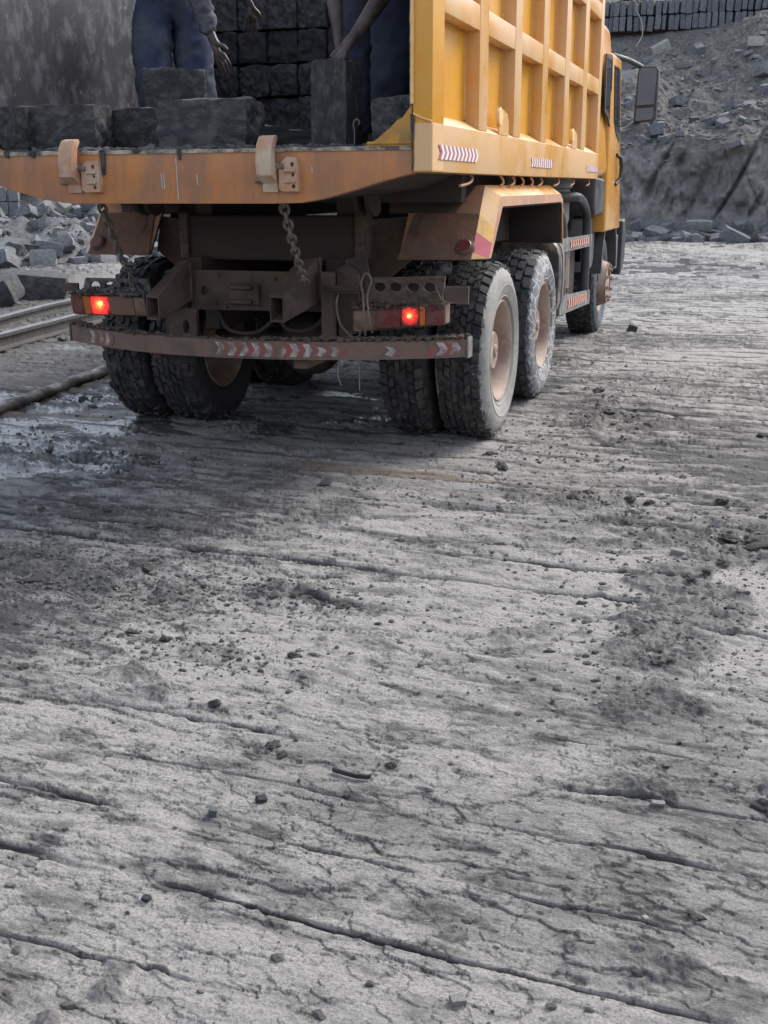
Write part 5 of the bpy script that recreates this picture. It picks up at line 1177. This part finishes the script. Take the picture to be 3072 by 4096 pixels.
def worker(root_loc, label, J, trous_mat, shirt_mat, leg_amp, name='person'):
    p = empty('person', root_loc, label, 'person')
    V, E = [], []
    V.append((*J['pelvis'], .13, .10))
    sp = chainv(V, E, 0, [(*J['waist'], .12, .09), (*J['chest'], .15, .11), (*J['neck'], .055)])
    chest_i = sp - 1
    hd = chainv(V, E, sp, [(*J['head0'], .085, .09), (*J['head1'], .095, .10), (*J['head2'], .06, .065)])
    # nose, so that the head has a facing side
    for s in ('L', 'R'):
        chainv(V, E, 0, [(*J['hip' + s], .085), (*J['knee' + s], .058), (*(Vector(J['knee' + s]).lerp(Vector(J['ankle' + s]), .3)), .058), (*J['ankle' + s], .036), (*J['toe' + s], .035, .025)])
        wi = chainv(V, E, chest_i, [(*J['sh' + s], .06), (*J['el' + s], .043), (*(Vector(J['el' + s]).lerp(Vector(J['wr' + s]), .3)), .042), (*J['wr' + s], .028, .024)])
        hdv = J['hand' + s]; hand(V, E, wi, None, hdv[0], hdv[1], 1.0, hdv[2])
    skinned('body', V, E, 'skin_dark', p)
    # trousers
    V, E = [(*J['pelvis'], .155, .13)], []
    V.append((*Vector(J['pelvis']).lerp(Vector(J['waist']), .6), .14, .11)); E.append((0, 1))
    for s in ('L', 'R'):
        kn, an = Vector(J['knee' + s]), Vector(J['ankle' + s]); hp = Vector(J['hip' + s])
        chainv(V, E, 0, [(*hp, .135), (*hp.lerp(kn, .5), .130, .125), (*kn, .112), (*kn.lerp(an, .45), .104), (*kn.lerp(an, .8), .090), (*an, .08)])
    skinned('trousers', V, E, trous_mat, p, 3, leg_amp, 9)
    # shirt with sleeves to the forearm
    V, E = [(*Vector(J['pelvis']).lerp(Vector(J['waist']), .3), .155, .125)], []
    ci = chainv(V, E, 0, [(*J['waist'], .15, .12), (*J['chest'], .175, .135), (*Vector(J['chest']).lerp(Vector(J['neck']), .7), .085)])
    for s in ('L', 'R'):
        el, wr = Vector(J['el' + s]), Vector(J['wr' + s]); f = J.get('sleeve', .8)
        pts = [(*J['sh' + s], .085)]
        if f > .3: pts += [(*el, .064), (*el.lerp(wr, f * .5), .056), (*el.lerp(wr, f), .046)]
        else: pts += [(*Vector(J['sh' + s]).lerp(el, .55), .07)]
        chainv(V, E, ci - 1, pts)
    skinned('shirt', V, E, shirt_mat, p, 3, .010, 10)
    skinned('hair', [(*J['head1'], .102, .107), (*Vector(J['head1']).lerp(Vector(J['head2']), .8), .075, .08)], [(0, 1)], 'hair_black', p)
    for s in ('L', 'R'):
        skinned('boot', [(*J['ankle' + s], .055), (*(Vector(J['ankle' + s]) + Vector((0, 0, -.05))), .055), (*J['toe' + s], .048, .035)], [(0, 1), (1, 2)], 'boot_rubber', p)
    return p
J1 = dict(pelvis=(-.76, -.26, 2.60), waist=(-.66, -.36, 2.78), chest=(-.46, -.52, 2.93), neck=(-.30, -.66, 2.98), head0=(-.24, -.72, 2.97), head1=(-.17, -.79, 2.96), head2=(-.10, -.86, 2.95),
          hipL=(-.855, -.28, 2.50), kneeL=(-.835, -.36, 2.16), ankleL=(-.86, -.26, 1.76), toeL=(-.84, -.40, 1.70),
          hipR=(-.69, -.12, 2.48), kneeR=(-.66, -.16, 2.16), ankleR=(-.62, -.12, 1.76), toeR=(-.56, -.27, 1.70),
          shL=(-.44, -.66, 2.80), elL=(-.335, -.70, 2.50), wrL=(-.262, -.70, 2.245), handL=((.45, -.03, -.75), (.9, -.2, .55), (-.2, .5, -.5)),
          shR=(-.34, -.40, 2.86), elR=(-.30, -.30, 2.62), wrR=(-.245, -.25, 2.50), handR=((.1, .05, -1), (1, .3, 0), (-.5, .3, -.3)), sleeve=.85)
worker((-.75, -.25, 1.655), 'worker in blue trousers bending down beside the left wall of the bed', J1, 'blue_trousers', 'grey_shirt', .012)
J2 = dict(pelvis=(.74, -.72, 2.56), waist=(.76, -.88, 2.74), chest=(.80, -1.12, 2.82), neck=(.80, -1.32, 2.80), head0=(.80, -1.40, 2.77), head1=(.80, -1.48, 2.74), head2=(.80, -1.56, 2.70),
          hipL=(.58, -.66, 2.46), kneeL=(.58, -.72, 2.14), ankleL=(.56, -.60, 1.76), toeL=(.56, -.76, 1.70),
          hipR=(.86, -.88, 2.46), kneeR=(.865, -.98, 2.12), ankleR=(.80, -.86, 1.76), toeR=(.80, -1.02, 1.70),
          shL=(.66, -1.20, 2.66), elL=(.645, -1.22, 2.38), wrL=(.70, -1.30, 2.13), handL=((.1, .0, -1), (.2, -1, 0), (.3, .2, -1)),
          shR=(.98, -1.16, 2.66), elR=(.905, -1.22, 2.36), wrR=(.785, -1.40, 2.115), handR=((-.28, -.62, -.62), (-.9, .25, .1), (0, .05, -1)), sleeve=.1)
worker((.72, -.8, 1.655), 'worker in dark navy trousers gripping the upright stone block', J2, 'navy_trousers', 'brown_coat', .012)

# ------------------------------------------------------------------ RAILS AND PIPE ON THE LEFT
def rail(name, A, B, h, label, hw=.045, fw=.07):
    A, B = Vector(A), Vector(B); t = (B - A).normalized(); u = t.cross(Vector((0, 0, 1))).normalized()
    sec = [(-fw, 0), (fw, 0), (fw, .012), (.010, .03), (.010, h - .045), (hw, h - .035), (hw, h - .004), (hw - .008, h), (-hw + .008, h), (-hw, h - .004), (-hw, h - .035), (-.010, h - .045), (-.010, .03), (-fw, .012)]
    n = 24; g = G(); m = len(sec); vs = []
    for k in range(n + 1):
        p = A.lerp(B, k / n); jz = .006 * mnoise.noise(Vector((k * .7, A.x, 0)))
        for a, z in sec: vs.append(p + u * (a + .004 * mnoise.noise(Vector((k * .9, a * 40, z * 30)))) + Vector((0, 0, z + jz)))
    fs = [tuple(range(m)), tuple(n * m + i for i in range(m - 1, -1, -1))]
    for k in range(n): fs += [(k * m + i, (k + 1) * m + i, (k + 1) * m + (i + 1) % m, k * m + (i + 1) % m) for i in range(m)]
    g.add(vs, fs); return put(name, g, 'rail_steel', None, label=label, cat='rail', group='steel rails lying at the left edge', recalc=True)
rail('steel_rail', (-3.95, 1.0, .01), (-4.95, 7.4, .01), .155, 'nearest long steel rail ending behind the left tail lamp')
rail('steel_rail', (-5.50, 4.7, .01), (-6.10, 8.6, .01), .12, 'farther raised steel rail lying in front of the black rocks')
rail('steel_rail', (-5.00, 2.6, .0), (-5.62, 5.3, .0), .13, 'half-buried steel rail end at the left edge of the picture')
pg = G(); pts = []; n = 40
for k in range(n + 1):
    t = k / n; p = Vector((-2.12, -1.0, .045)).lerp(Vector((-2.62, 3.6, .05)), t); p.x += .03 * math.sin(t * 7); p.z += .008 * mnoise.noise(Vector((k * .3, 5, 1))); pts.append(p)
pg.tube(pts, .05, 14, rs=[.044 * (1 + .10 * mnoise.noise(Vector((k * .5, 2, 2)))) for k in range(n + 1)])
put('muddy_pipe', pg, 'pipe_mud', None, smooth=60, label='mud-smeared thick grey pipe lying on the wet floor at the left', cat='pipe', recalc=False)
def rock(name, mk, p, d, rot, label, group=None, cat='rock', k=None):
    return stone_obj(name, RM[mk][R_.randrange(6) if k is None else k], p, d, rot, label, cat, group)
rock('black_rock', 'stone_dark', (-7.0, 7.0, .17), (.85, .5, .38), (.1, .1, .5), 'large black rock behind the far rail, nearest to the tail lamp')
rock('black_rock', 'stone_dark', (-6.95, 6.0, .15), (.62, .45, .36), (.2, -.3, .2), 'rounded black rock behind the far rail, left of the large black one')
rock('black_rock', 'stone_dark', (-6.85, 5.35, .12), (.5, .4, .3), (.1, .4, .9), 'black rock split in two behind the far rail')
rock('black_rock', 'stone_slab', (-6.9, 4.8, .10), (.5, .35, .26), (-.2, .3, .1), 'grey-black rock at the left picture edge behind the rails')
rock('rock', 'stone_blue', (-5.9, 6.6, .06), (.4, .25, .16), (.1, .4, .9), 'low muddy stone between the far rail and the black rocks')

# ------------------------------------------------------------------ RUBBLE ON THE LEFT
def heap(name, cx, cy, lx, ly, hgt, ang, mat, label, seed):
    n, m = 110, 70; vs = []; fs = []
    for i in range(n + 1):
        for j in range(m + 1):
            u = i / n * 2 - 1; v = j / m * 2 - 1
            e = max(0, 1 - u * u) ** .6 * max(0, 1 - v * v) ** .8
            x = u * lx; y = v * ly; X = cx + x * math.cos(ang) - y * math.sin(ang); Y = cy + x * math.sin(ang) + y * math.cos(ang)
            z = -.06 + hgt * e * (.55 + .9 * (mnoise.fractal(Vector((X * .8, Y * .8, seed)), .9, 2.1, 4) * .7 + .5)) + e * .10 * mnoise.fractal(Vector((X * 3, Y * 3, seed)), .8, 2.1, 4)
            vs.append((X, Y, z))
    for i in range(n):
        for j in range(m): a = i * (m + 1) + j; fs.append((a, a + m + 1, a + m + 2, a + 1))
    g = G().add(vs, fs); o = put(name, g, mat, None, kind='stuff', label=label, recalc=False, smooth=70)
    if o.data.polygons[len(fs) // 2].normal.z < 0: o.data.flip_normals()
    return vs
MATS['heap_mat'] = None
grunge('heap_mud', (.085, .085, .09), (.06, .06, .065), 2.5, dirt=(.17, .168, .165), dirt_amt=.3, dirt_s=4, rough=(.6, .9), bmp=1.0, bs=9, bd=.08)
hv = heap('mud_heap', -13.4, 17.0, 7.2, 4.4, .62, rad(62), 'heap_mud', 'low heap of grey mud and broken stone beyond the brown pool', 3.3)
hva = np.array(hv)
def heap_z(x, y):
    k = np.argmin(np.hypot(hva[:, 0] - x, hva[:, 1] - y)); return max(0.0, float(hva[k, 2]))
side_w = ['at the left picture edge', 'in the middle', 'at the truck side']
for k in range(150):
    t = R_.random(); v = R_.uniform(-1, 1)
    # front edge near the pool gets larger blocks
    a = rad(62); u = R_.uniform(-.95, .95); vv = R_.uniform(-.2, .95) if k > 45 else R_.uniform(.72, 1.0)
    x = -13.4 + u * 7.2 * math.cos(a) - vv * 4.4 * math.sin(a) * -1; y = 17.0 + u * 7.2 * math.sin(a) - vv * 4.4 * math.cos(a)
    x = -13.4 + u * 7.2 * math.cos(a) + vv * 4.4 * math.sin(a); y = 17.0 + u * 7.2 * math.sin(a) - vv * 4.4 * math.cos(a)
    if k < 45: s = R_.uniform(.26, .46)
    else: s = R_.uniform(.16, .36)
    mk = R_.choice(['stone_blue', 'stone_grey', 'stone_slab', 'stone_grey', 'stone_dark'])
    pos = 'by the pool at' if vv > .6 else ('on the crest of' if vv < .1 else 'halfway up')
    where = 'left part' if y < 14.5 else ('middle part' if y < 18.5 else 'right part')
    tone = {'stone_blue': 'bluish', 'stone_grey': 'light grey', 'stone_slab': 'slate grey', 'stone_dark': 'black'}[mk]
    size = 'large' if s > .34 else 'small'
    lb_ = f'{size} {tone} block {pos} the mud heap'
    rock('rubble_block', mk, (x, y, heap_z(x, y) + s * .12), (s * R_.uniform(1.1, 1.9), s, s * R_.uniform(.6, .9)), (R_.uniform(-.5, .5), R_.uniform(-.5, .5), R_.uniform(0, 6.3)), lb_, 'broken blocks in the mud heap by the pool')
crumbs('heap_gravel', 2600, lambda r: (lambda u, v: (-13.4 + u * 7.2 * math.cos(rad(62)) + v * 4.4 * math.sin(rad(62)), 17 + u * 7.2 * math.sin(rad(62)) - v * 4.4 * math.cos(rad(62))))(r.uniform(-.95, .95), r.uniform(-.4, 1.05)), 'heap_mud', None, .03, .13, 12, label='broken stone and gravel over the mud heap', cat='gravel') if False else None
rr_ = random.Random(12)
def hp(r):
    u, v = r.uniform(-.95, .95), r.uniform(-.4, 1.03); a = rad(62)
    x = -13.4 + u * 7.2 * math.cos(a) + v * 4.4 * math.sin(a); y = 17 + u * 7.2 * math.sin(a) - v * 4.4 * math.cos(a)
    return (x, y, heap_z(x, y) + .01)
crumbs('heap_gravel', 1800, hp, 'heap_mud', None, .03, .14, 12, label='broken stone and gravel strewn over the mud heap')
# tumbled pile of clean cut blocks farther back
zones = [(-20.1, 26.6, 1.9, 1.0, 95, 'tumbled pile of clean cut blocks behind the mud heap'), (-22.2, 27.3, 1.1, .6, 30, '')]
cnt = 0
def pile(cx, cy, w, hmax, n, seed, grp, where):
    r = random.Random(seed); layers = 5; made = 0
    dx, dy = Vector((.82, .57)).normalized()
    for L in range(layers):
        ww = w * (1 - L / layers * .62); nn = int(n * (1 - L / layers) / 3.0)
        for k in range(nn):
            t = -ww + 2 * ww * (k + .5) / nn + r.uniform(-.1, .1); dpt = r.uniform(-.25, .5) + L * .16
            x = cx + dx * t - dy * -dpt; y = cy + dy * t + dpt * dx
            y = cy + dy * t + dpt * .8; x = cx + dx * t - dpt * .55
            z = .14 + hmax * L / layers + r.uniform(-.05, .05)
            mk = r.choice(['stone_grey', 'stone_grey', 'stone_blue', 'stone_pale', 'stone_slab'])
            tone = {'stone_blue': 'bluish', 'stone_grey': 'light grey', 'stone_slab': 'slate grey', 'stone_pale': 'pale buff'}[mk]
            lv = ('bottom', 'second', 'middle', 'upper', 'top')[L]
            sd_ = 'left end' if t < -ww * .33 else ('right end' if t > ww * .33 else 'centre')
            stone_obj('cut_block', RM[mk][r.randrange(6)], (x, y, z), (r.uniform(.5, .66), r.uniform(.27, .33), r.uniform(.27, .33)), (r.uniform(-.6, .6), r.uniform(-.6, .6), r.uniform(0, 6.3)),
                      f'{tone} cut block, {lv} layer of the {where}', 'stone block', grp)
pile(-19.8, 27.0, 2.0, 1.05, 48, 5, 'tumbled cut blocks behind the mud heap', 'right block pile')
pile(-23.2, 27.9, 1.5, .55, 24, 6, 'tumbled cut blocks behind the mud heap', 'left block pile')
# standing stack of blocks at the far left
stk = empty('block_stack', (-25.2, 29.5, 0), 'tall dark stack of upright cut blocks at the far left edge', 'stone stack')
for c in range(9):
    for r in range(4):
        hh = .52; x = -27.2 + c * .36 + R_.uniform(-.02, .02); z = .26 + r * .53 + R_.uniform(-.02, .02)
        if r == 3 and c > 5: continue
        stone_obj('block', RM[R_.choice(['stone_slab', 'stone_blue', 'stone_grey'])][R_.randrange(6)], (x, 28.6 + c * .22 + R_.uniform(-.04, .04), z), (.36, .4, hh), (0, R_.uniform(-.03, .03), .5 + R_.uniform(-.05, .05)), None, parent=stk)

# ------------------------------------------------------------------ RUBBLE AT THE RIGHT BANK
foot_w = 0
for k in range(74):
    x = -2.4 + (k / 74) * 6.2 + R_.uniform(-.12, .12); row = R_.random()
    y = 25.6 + row * 1.5; s = R_.uniform(.18, .42) * (1.25 if R_.random() < .25 else 1)
    if x < -.2: s *= .7
    z = bank_top(x, y) if y > 25.7 else 0.0
    mk = R_.choice(['stone_blue', 'stone_grey', 'stone_slab', 'stone_dark', 'stone_grey'])
    tone = {'stone_blue': 'bluish', 'stone_grey': 'light grey', 'stone_slab': 'slate grey', 'stone_dark': 'black'}[mk]
    where = 'next to the truck cab' if x < -.9 else ('left of centre' if x < .5 else ('right of centre' if x < 1.8 else 'at the right picture edge'))
    size = 'large' if s > .34 else ('middling' if s > .24 else 'small')
    rock('rubble_block', mk, (x, y, max(z - .02, 0) + s * .22), (s * R_.uniform(1.1, 1.7), s * 1.0, s * R_.uniform(.6, .95)), (R_.uniform(-.4, .4), R_.uniform(-.4, .4), R_.uniform(0, 6.3)),
         f'{size} {tone} block in the {"front" if row < .5 else "rear"} bank-foot rubble', 'rubble blocks along the foot of the bank')
# hero blocks
rock('rubble_block', 'stone_slab', (1.95, 25.2, .16), (.75, .4, .36), (.2, .45, .3), 'wedge-shaped slate block standing out in front of the rubble at the right edge', 'rubble blocks along the foot of the bank', k=1)
rock('rubble_block', 'stone_grey', (-1.55, 26.2, .3), (.35, .4, .6), (.1, .1, .3), 'tall light grey block beside the cab at the bank foot', 'rubble blocks along the foot of the bank', k=2)
rock('rubble_block', 'stone_slab', (-1.0, 25.4, .10), (.6, .4, .2), (0, .1, .2), 'low dark slab lying apart near the truck front', 'rubble blocks along the foot of the bank', k=3)
rock('rubble_block', 'stone_grey', (.95, 26.4, .42), (.7, .4, .3), (.1, 0, .05), 'long grey block lying flat on top of the foot rubble', 'rubble blocks along the foot of the bank', k=4)
slope = [(-1.9, 33.2, .5, 'stone_pale'), (-1.2, 35.3, .55, 'stone_pale'), (-2.0, 31.3, .30, 'stone_grey'), (-1.55, 30.2, .42, 'stone_slab'), (-.2, 31.8, .55, 'stone_slab'), (-1.0, 29.6, .3, 'stone_grey'), (.4, 30.0, .32, 'stone_dark'), (1.55, 30.9, .55, 'stone_slab'), (1.95, 30.3, .40, 'stone_blue'), (1.3, 29.9, .34, 'stone_pale'), (.9, 29.5, .4, 'stone_slab'), (1.3, 29.0, .4, 'stone_slab'), (2.2, 32.6, .6, 'stone_grey'), (1.9, 34.0, .5, 'stone_pale'), (2.4, 31.6, .5, 'stone_slab'), (-.8, 33.6, .34, 'stone_grey'), (-.3, 34.2, .45, 'stone_grey'), (.1, 34.8, .4, 'stone_blue'), (.35, 33.6, .3, 'stone_blue'), (-1.7, 34.6, .35, 'stone_slab'), (1.75, 27.75, .30, 'stone_slab'), (-.9, 28.6, .36, 'stone_blue'), (-.6, 28.9, .5, 'stone_slab'), (-.25, 28.5, .3, 'stone_slab'), (1.0, 33.2, .3, 'stone_grey')]
for k in range(60):
    slope.append((R_.uniform(-2.6, 3.0), R_.uniform(28.3, 35.3), R_.uniform(.12, .28), R_.choice(['stone_grey', 'stone_pale', 'stone_blue', 'stone_slab', 'stone_grey'])))
for k, (x, y, s, mk) in enumerate(slope):
    tone = {'stone_blue': 'bluish', 'stone_grey': 'light grey', 'stone_slab': 'slate grey', 'stone_dark': 'black', 'stone_pale': 'pale buff'}[mk]
    size = 'big' if s > .4 else ('middling' if s > .27 else 'small')
    hgt = 'just above the cut face' if y < 30 else ('halfway up the slope' if y < 33 else 'high up below the block wall')
    where = 'left of the mirror' if x < -1.2 else ('above the mirror' if x < -.3 else ('in the middle' if x < 1.2 else 'at the right'))
    s2 = s * .8; rock('slope_block', mk, (x, y, bank_top(x, y) + s2 * .05), (s2 * R_.uniform(1.1, 1.6), s2, s2 * R_.uniform(.6, .9)), (R_.uniform(-.5, .5), R_.uniform(-.5, .5), R_.uniform(0, 6.3)),
         f'{size} {tone} block {hgt}', 'loose blocks on the slope of the bank')
_r4 = random.Random(44)
crumbs('bank_gravel', 1500, lambda r: (lambda x, y: (x, y, bank_top(x, y) + .0))(r.uniform(-2.8, 3.2), r.choice([r.uniform(28.2, 35.6), r.uniform(25.6, 26.9), r.uniform(28, 31)])), 'stone_grey', None, .02, .09, 44, label='loose gravel and stone chips on the bank slope')
# wall of upright blocks at the top of the slope
wall = empty('block_wall', (0, 36.4, 6.6), 'dark wall of two courses of upright stone blocks at the top of the bank', 'stone wall')
x = -3.4; cidx = 0
while x < 4.2:
    wdt = R_.uniform(.14, .25)
    for r in range(2):
        h = .50
        zb = 6.70 + r * .51
        me = RM[R_.choice(['stone_slab', 'stone_blue', 'stone_slab'])][R_.randrange(6)]
        o = stone_obj('block', me, (x + wdt / 2 + R_.uniform(-.01, .01), 36.35 + R_.uniform(-.09, .06), zb + h / 2 + R_.uniform(-.02, .02)), (wdt * .93, .4, h * .99), (R_.uniform(-.08, .08), R_.uniform(-.06, .06) + .05, R_.uniform(-.12, .12)), None, parent=wall)
    x += wdt + R_.choice([.01, .02, .05, .0])
put('wall_backing', G().box(-3.4, 4.2, 36.55, 36.7, 6.5, 7.7), 'dark_steel', wall)
rt = wire([(-2.28, 36.0, 7.72), (-2.15, 36.0, 7.5), (-2.2, 36.0, 7.4), (-2.02, 35.95, 7.1), (-1.92, 35.8, 6.8), (-1.90, 35.6, 6.45), (-2.05, 35.2, 6.1)], .018, 'dangling_root', None, 'dry_stick'); rt['label'] = 'pale dry root hanging down over the block wall'; rt['category'] = 'root'
def tuft(name, cx, cy, cz, r, n, label, seed):
    rr = random.Random(seed); g = G()
    for k in range(n):
        a = rr.random() * 6.28; d = r * rr.random() ** .6; p = Vector((cx + d * math.cos(a), cy + d * math.sin(a), cz + rr.uniform(0, r * .7)))
        t = Vector((rr.uniform(-1, 1), rr.uniform(-1, 1), rr.uniform(.1, 1))).normalized(); u = t.cross(Vector((rr.random(), rr.random(), rr.random()))).normalized(); l = rr.uniform(.05, .13)
        g.add([p, p + t * l * .5 + u * l * .3, p + t * l, p + t * l * .5 - u * l * .3], [(0, 1, 2, 3)])
    o = put(name, g, 'weed_green', None, recalc=False, label=label, cat='weed', group='green weeds above the block wall')
tuft('weed_tuft', -2.4, 37.6, 7.9, .28, 160, 'green weed tuft above the wall nearest the truck roof', 1)
tuft('weed_tuft', -1.3, 37.8, 8.0, .35, 200, 'broad green weed tuft above the wall over the mirror', 2)
tuft('weed_tuft', 2.0, 37.9, 8.0, .25, 120, 'small green weed tuft above the wall at the right edge', 3)

# ------------------------------------------------------------------ CLODS AND BITS ON THE FLOOR
CM = []
for k in range(10):
    bm = bmesh.new(); bmesh.ops.create_icosphere(bm, subdivisions=3, radius=.5)
    for v in bm.verts:
        q = v.co.copy(); v.co = q * (1 + .55 * mnoise.fractal(q * 2.6 + Vector((k * 4.1, k, 0)), .7, 2.2, 5)) ; v.co.z *= .75
    me = D.meshes.new('mud_clod'); bm.to_mesh(me); bm.free(); me.materials.append(MATS['grey_mud']); me.polygons.foreach_set('use_smooth', [True] * len(me.polygons)); me.set_sharp_from_angle(angle=rad(30)); CM.append(me)
zone_pts = []
for zx, zy, sx_, sy_, a in ZONES[:14]: zone_pts += [(zx, zy, sx_, sy_)] * int(8 * a)
def add_clod(x, y, s, label, flat=.7, grp=None, mi=None):
    o = D.objects.new('mud_clod', CM[R_.randrange(10) if mi is None else mi]); COL.objects.link(o)
    o.location = (x, y, gz(x, y) + s * .03); o.scale = (s * R_.uniform(.8, 1.4), s * R_.uniform(.7, 1.1), s * flat * R_.uniform(.6, 1.1)); o.rotation_euler = (R_.uniform(-.3, .3), R_.uniform(-.3, .3), R_.uniform(0, 6.3))
    o['label'] = label; o['category'] = 'mud clod'
    if grp: o['group'] = grp
    return o
n_ = 0
for k in range(150):
    if k < 95:
        zx, zy, a_, b_ = R_.choice(zone_pts); x = R_.gauss(zx, a_ * .7); y = R_.gauss(zy, b_ * .7)
    else: 
        y = R_.uniform(-4.8, 1.5); x = R_.uniform(-1.2, 3.2)
    s = R_.uniform(.018, .06) * (1 + max(0, (y + 3) * .12))
    if y < -3.6: s *= .7
    reg = 'right of the rear wheel' if (x > 1.4 and y > -1.2) else ('in the churned trail at the right' if x > 1.9 else ('in the churned mud at the left' if x < .9 and y < -2 else ('in the shade behind the truck' if y > -2.0 else 'on the bare middle of the floor')))
    size = 'larger' if s > .045 else ('fist-sized' if s > .03 else 'small')
    add_clod(x, y, s, f'{size} mud clod {reg}', grp='mud clods scattered on the quarry floor')
def crumb_pt(r):
    if r.random() < .68:
        zx, zy, a_, b_ = r.choice(zone_pts); x = r.gauss(zx, a_ * .9); y = r.gauss(zy, b_ * .9)
    else: y = r.uniform(-5.2, 3.5); x = r.uniform(-2.5, 3.6)
    return (x, y)
_cr = random.Random(77); _pts = np.array([crumb_pt(_cr) for _ in range(9500)]); _h = ground_fields(_pts[:, 0], _pts[:, 1])[0]; _k = [0]
def nxt(r):
    i = _k[0]; _k[0] += 1; return (_pts[i, 0], _pts[i, 1], _h[i] + .002)
crumbs('floor_crumbs', 7500, nxt, 'grey_mud', None, .003, .0135, 78, label='fine mud crumbs scattered over the quarry floor')
crumbs('pale_chips', 1600, nxt, 'stone_pale', None, .002, .007, 79, label='tiny pale stone chips scattered over the quarry floor')
def bit(name, mk, xy, d, rot, label, cat='stone'):
    return stone_obj(name, RM[mk][R_.randrange(6)] if mk in RM else mk, (xy[0], xy[1], gz(*xy) + d[2] * .35), d, rot, label, cat)
bit('cube_stone', 'stone_slab', (1.524, -4.469), (.020, .020, .024), (.1, .2, .4), 'small squarish slate stone on the bare floor near the bottom left')
bit('dark_stone', 'stone_dark', (1.614, -4.382), (.026, .020, .018), (.3, .2, .9), 'small black stone right of the squarish slate stone')
bit('pale_flint', 'stone_pale', (2.553, -4.096), (.034, .016, .008), (.1, .1, .3), 'shiny whitish flint on the floor at the lower right')
bit('pale_stone', 'stone_pale', (2.262, -4.93), (.03, .02, .014), (.1, .1, .6), 'pale flat pebble near the bottom edge right of centre')
bit('white_chip', 'stone_pale', (2.46, -2.15), (.06, .03, .02), (.1, .1, -.1), 'white stone chip halfway to the truck at the right')
bit('dark_stone', 'stone_dark', (1.55, -4.83), (.018, .015, .010), (.1, .1, -.1), 'round dark pebble on the floor below the squarish stone')
ld = D.objects.new('upright_shard', RM['stone_dark'][2]); COL.objects.link(ld); px_, py_ = 1.46, 5.25; ld.location = (px_, py_, gz(px_, py_) + .015); ld.scale = (.09, .07, .12); ld.rotation_euler = (.1, .35, .2); ld['label'] = 'pointed dark shard standing upright beyond the front wheel'; ld['category'] = 'stone'
g = G(); sh = []
for k in range(13):
    t = k / 12 * 2 - 1; sh.append(Vector((1.783 + t * .055, -4.20 + .007 * t * t - .006 * t, gz(1.783 + t * .055, -4.20) + .006)))
for i in range(12):
    a, b = sh[i], sh[i + 1]; w_ = .010
    g.hexa([a, b, b + Vector((0, .0, .012)), a + Vector((0, .0, .012))], [a + Vector((0, w_, 0)), b + Vector((0, w_, 0)), b + Vector((0, w_, .010)), a + Vector((0, w_, .010))])
put('curved_scrap', g, 'black_scrap', None, label='curved strip of black rubber scrap lying on the floor', cat='scrap')
for k, (x, y, s, lb_) in enumerate([(2.76, -1.95, .10, 'biggest crumbled mud clod in the heap at the right edge'), (2.66, -1.86, .08, 'crumbled clod just left of the biggest one at the right edge'), (1.92, -1.42, .07, 'upright flake of mud behind the right rear wheel'), (1.97, -1.28, .06, 'dark flake of mud beside the upright flake'), (.42, -2.93, .09, 'big rough clod in the churned mud at the left'), (.12, -3.18, .09, 'ridge-shaped clod at the left picture edge'), (1.15, -3.05, .05, 'torn clod lying by the long saw groove'), (2.27, -1.35, .05, 'bluish pointed clod right of the rear wheel'), (1.27, -3.95, .05, 'crumbly dark clod on the lower left floor'), (2.80, -4.02, .05, 'flake tilted up at the right picture edge')]):
    add_clod(x, y, s, lb_, .8, mi=k)

# ------------------------------------------------------------------ labels: look-alikes are told apart by their order from the left
def ordinal(n):
    T = ORD + ['thirteenth', 'fourteenth', 'fifteenth', 'sixteenth', 'seventeenth', 'eighteenth', 'nineteenth', 'twentieth']
    if n < 20: return T[n]
    tens = ['twenty', 'thirty', 'forty', 'fifty'][(n + 1) // 10 - 2]; u = (n + 1) % 10
    return tens + '-' + ORD[u - 1] if u else {3: 'thirtieth', 4: 'fortieth', 5: 'fiftieth'}[(n + 1) // 10]
bylab = {}
for o in sc.objects:
    if o.parent is None and o.get('label'): bylab.setdefault(o['label'], []).append(o)
inv = M.inverted()
for lb_, os_ in bylab.items():
    if len(os_) < 2: continue
    os_.sort(key=lambda o: (lambda q: q.x / -q.z)(inv @ o.matrix_basis.translation))
    for k, o in enumerate(os_): o['label'] = f'{lb_}, {ordinal(k)} such from left'
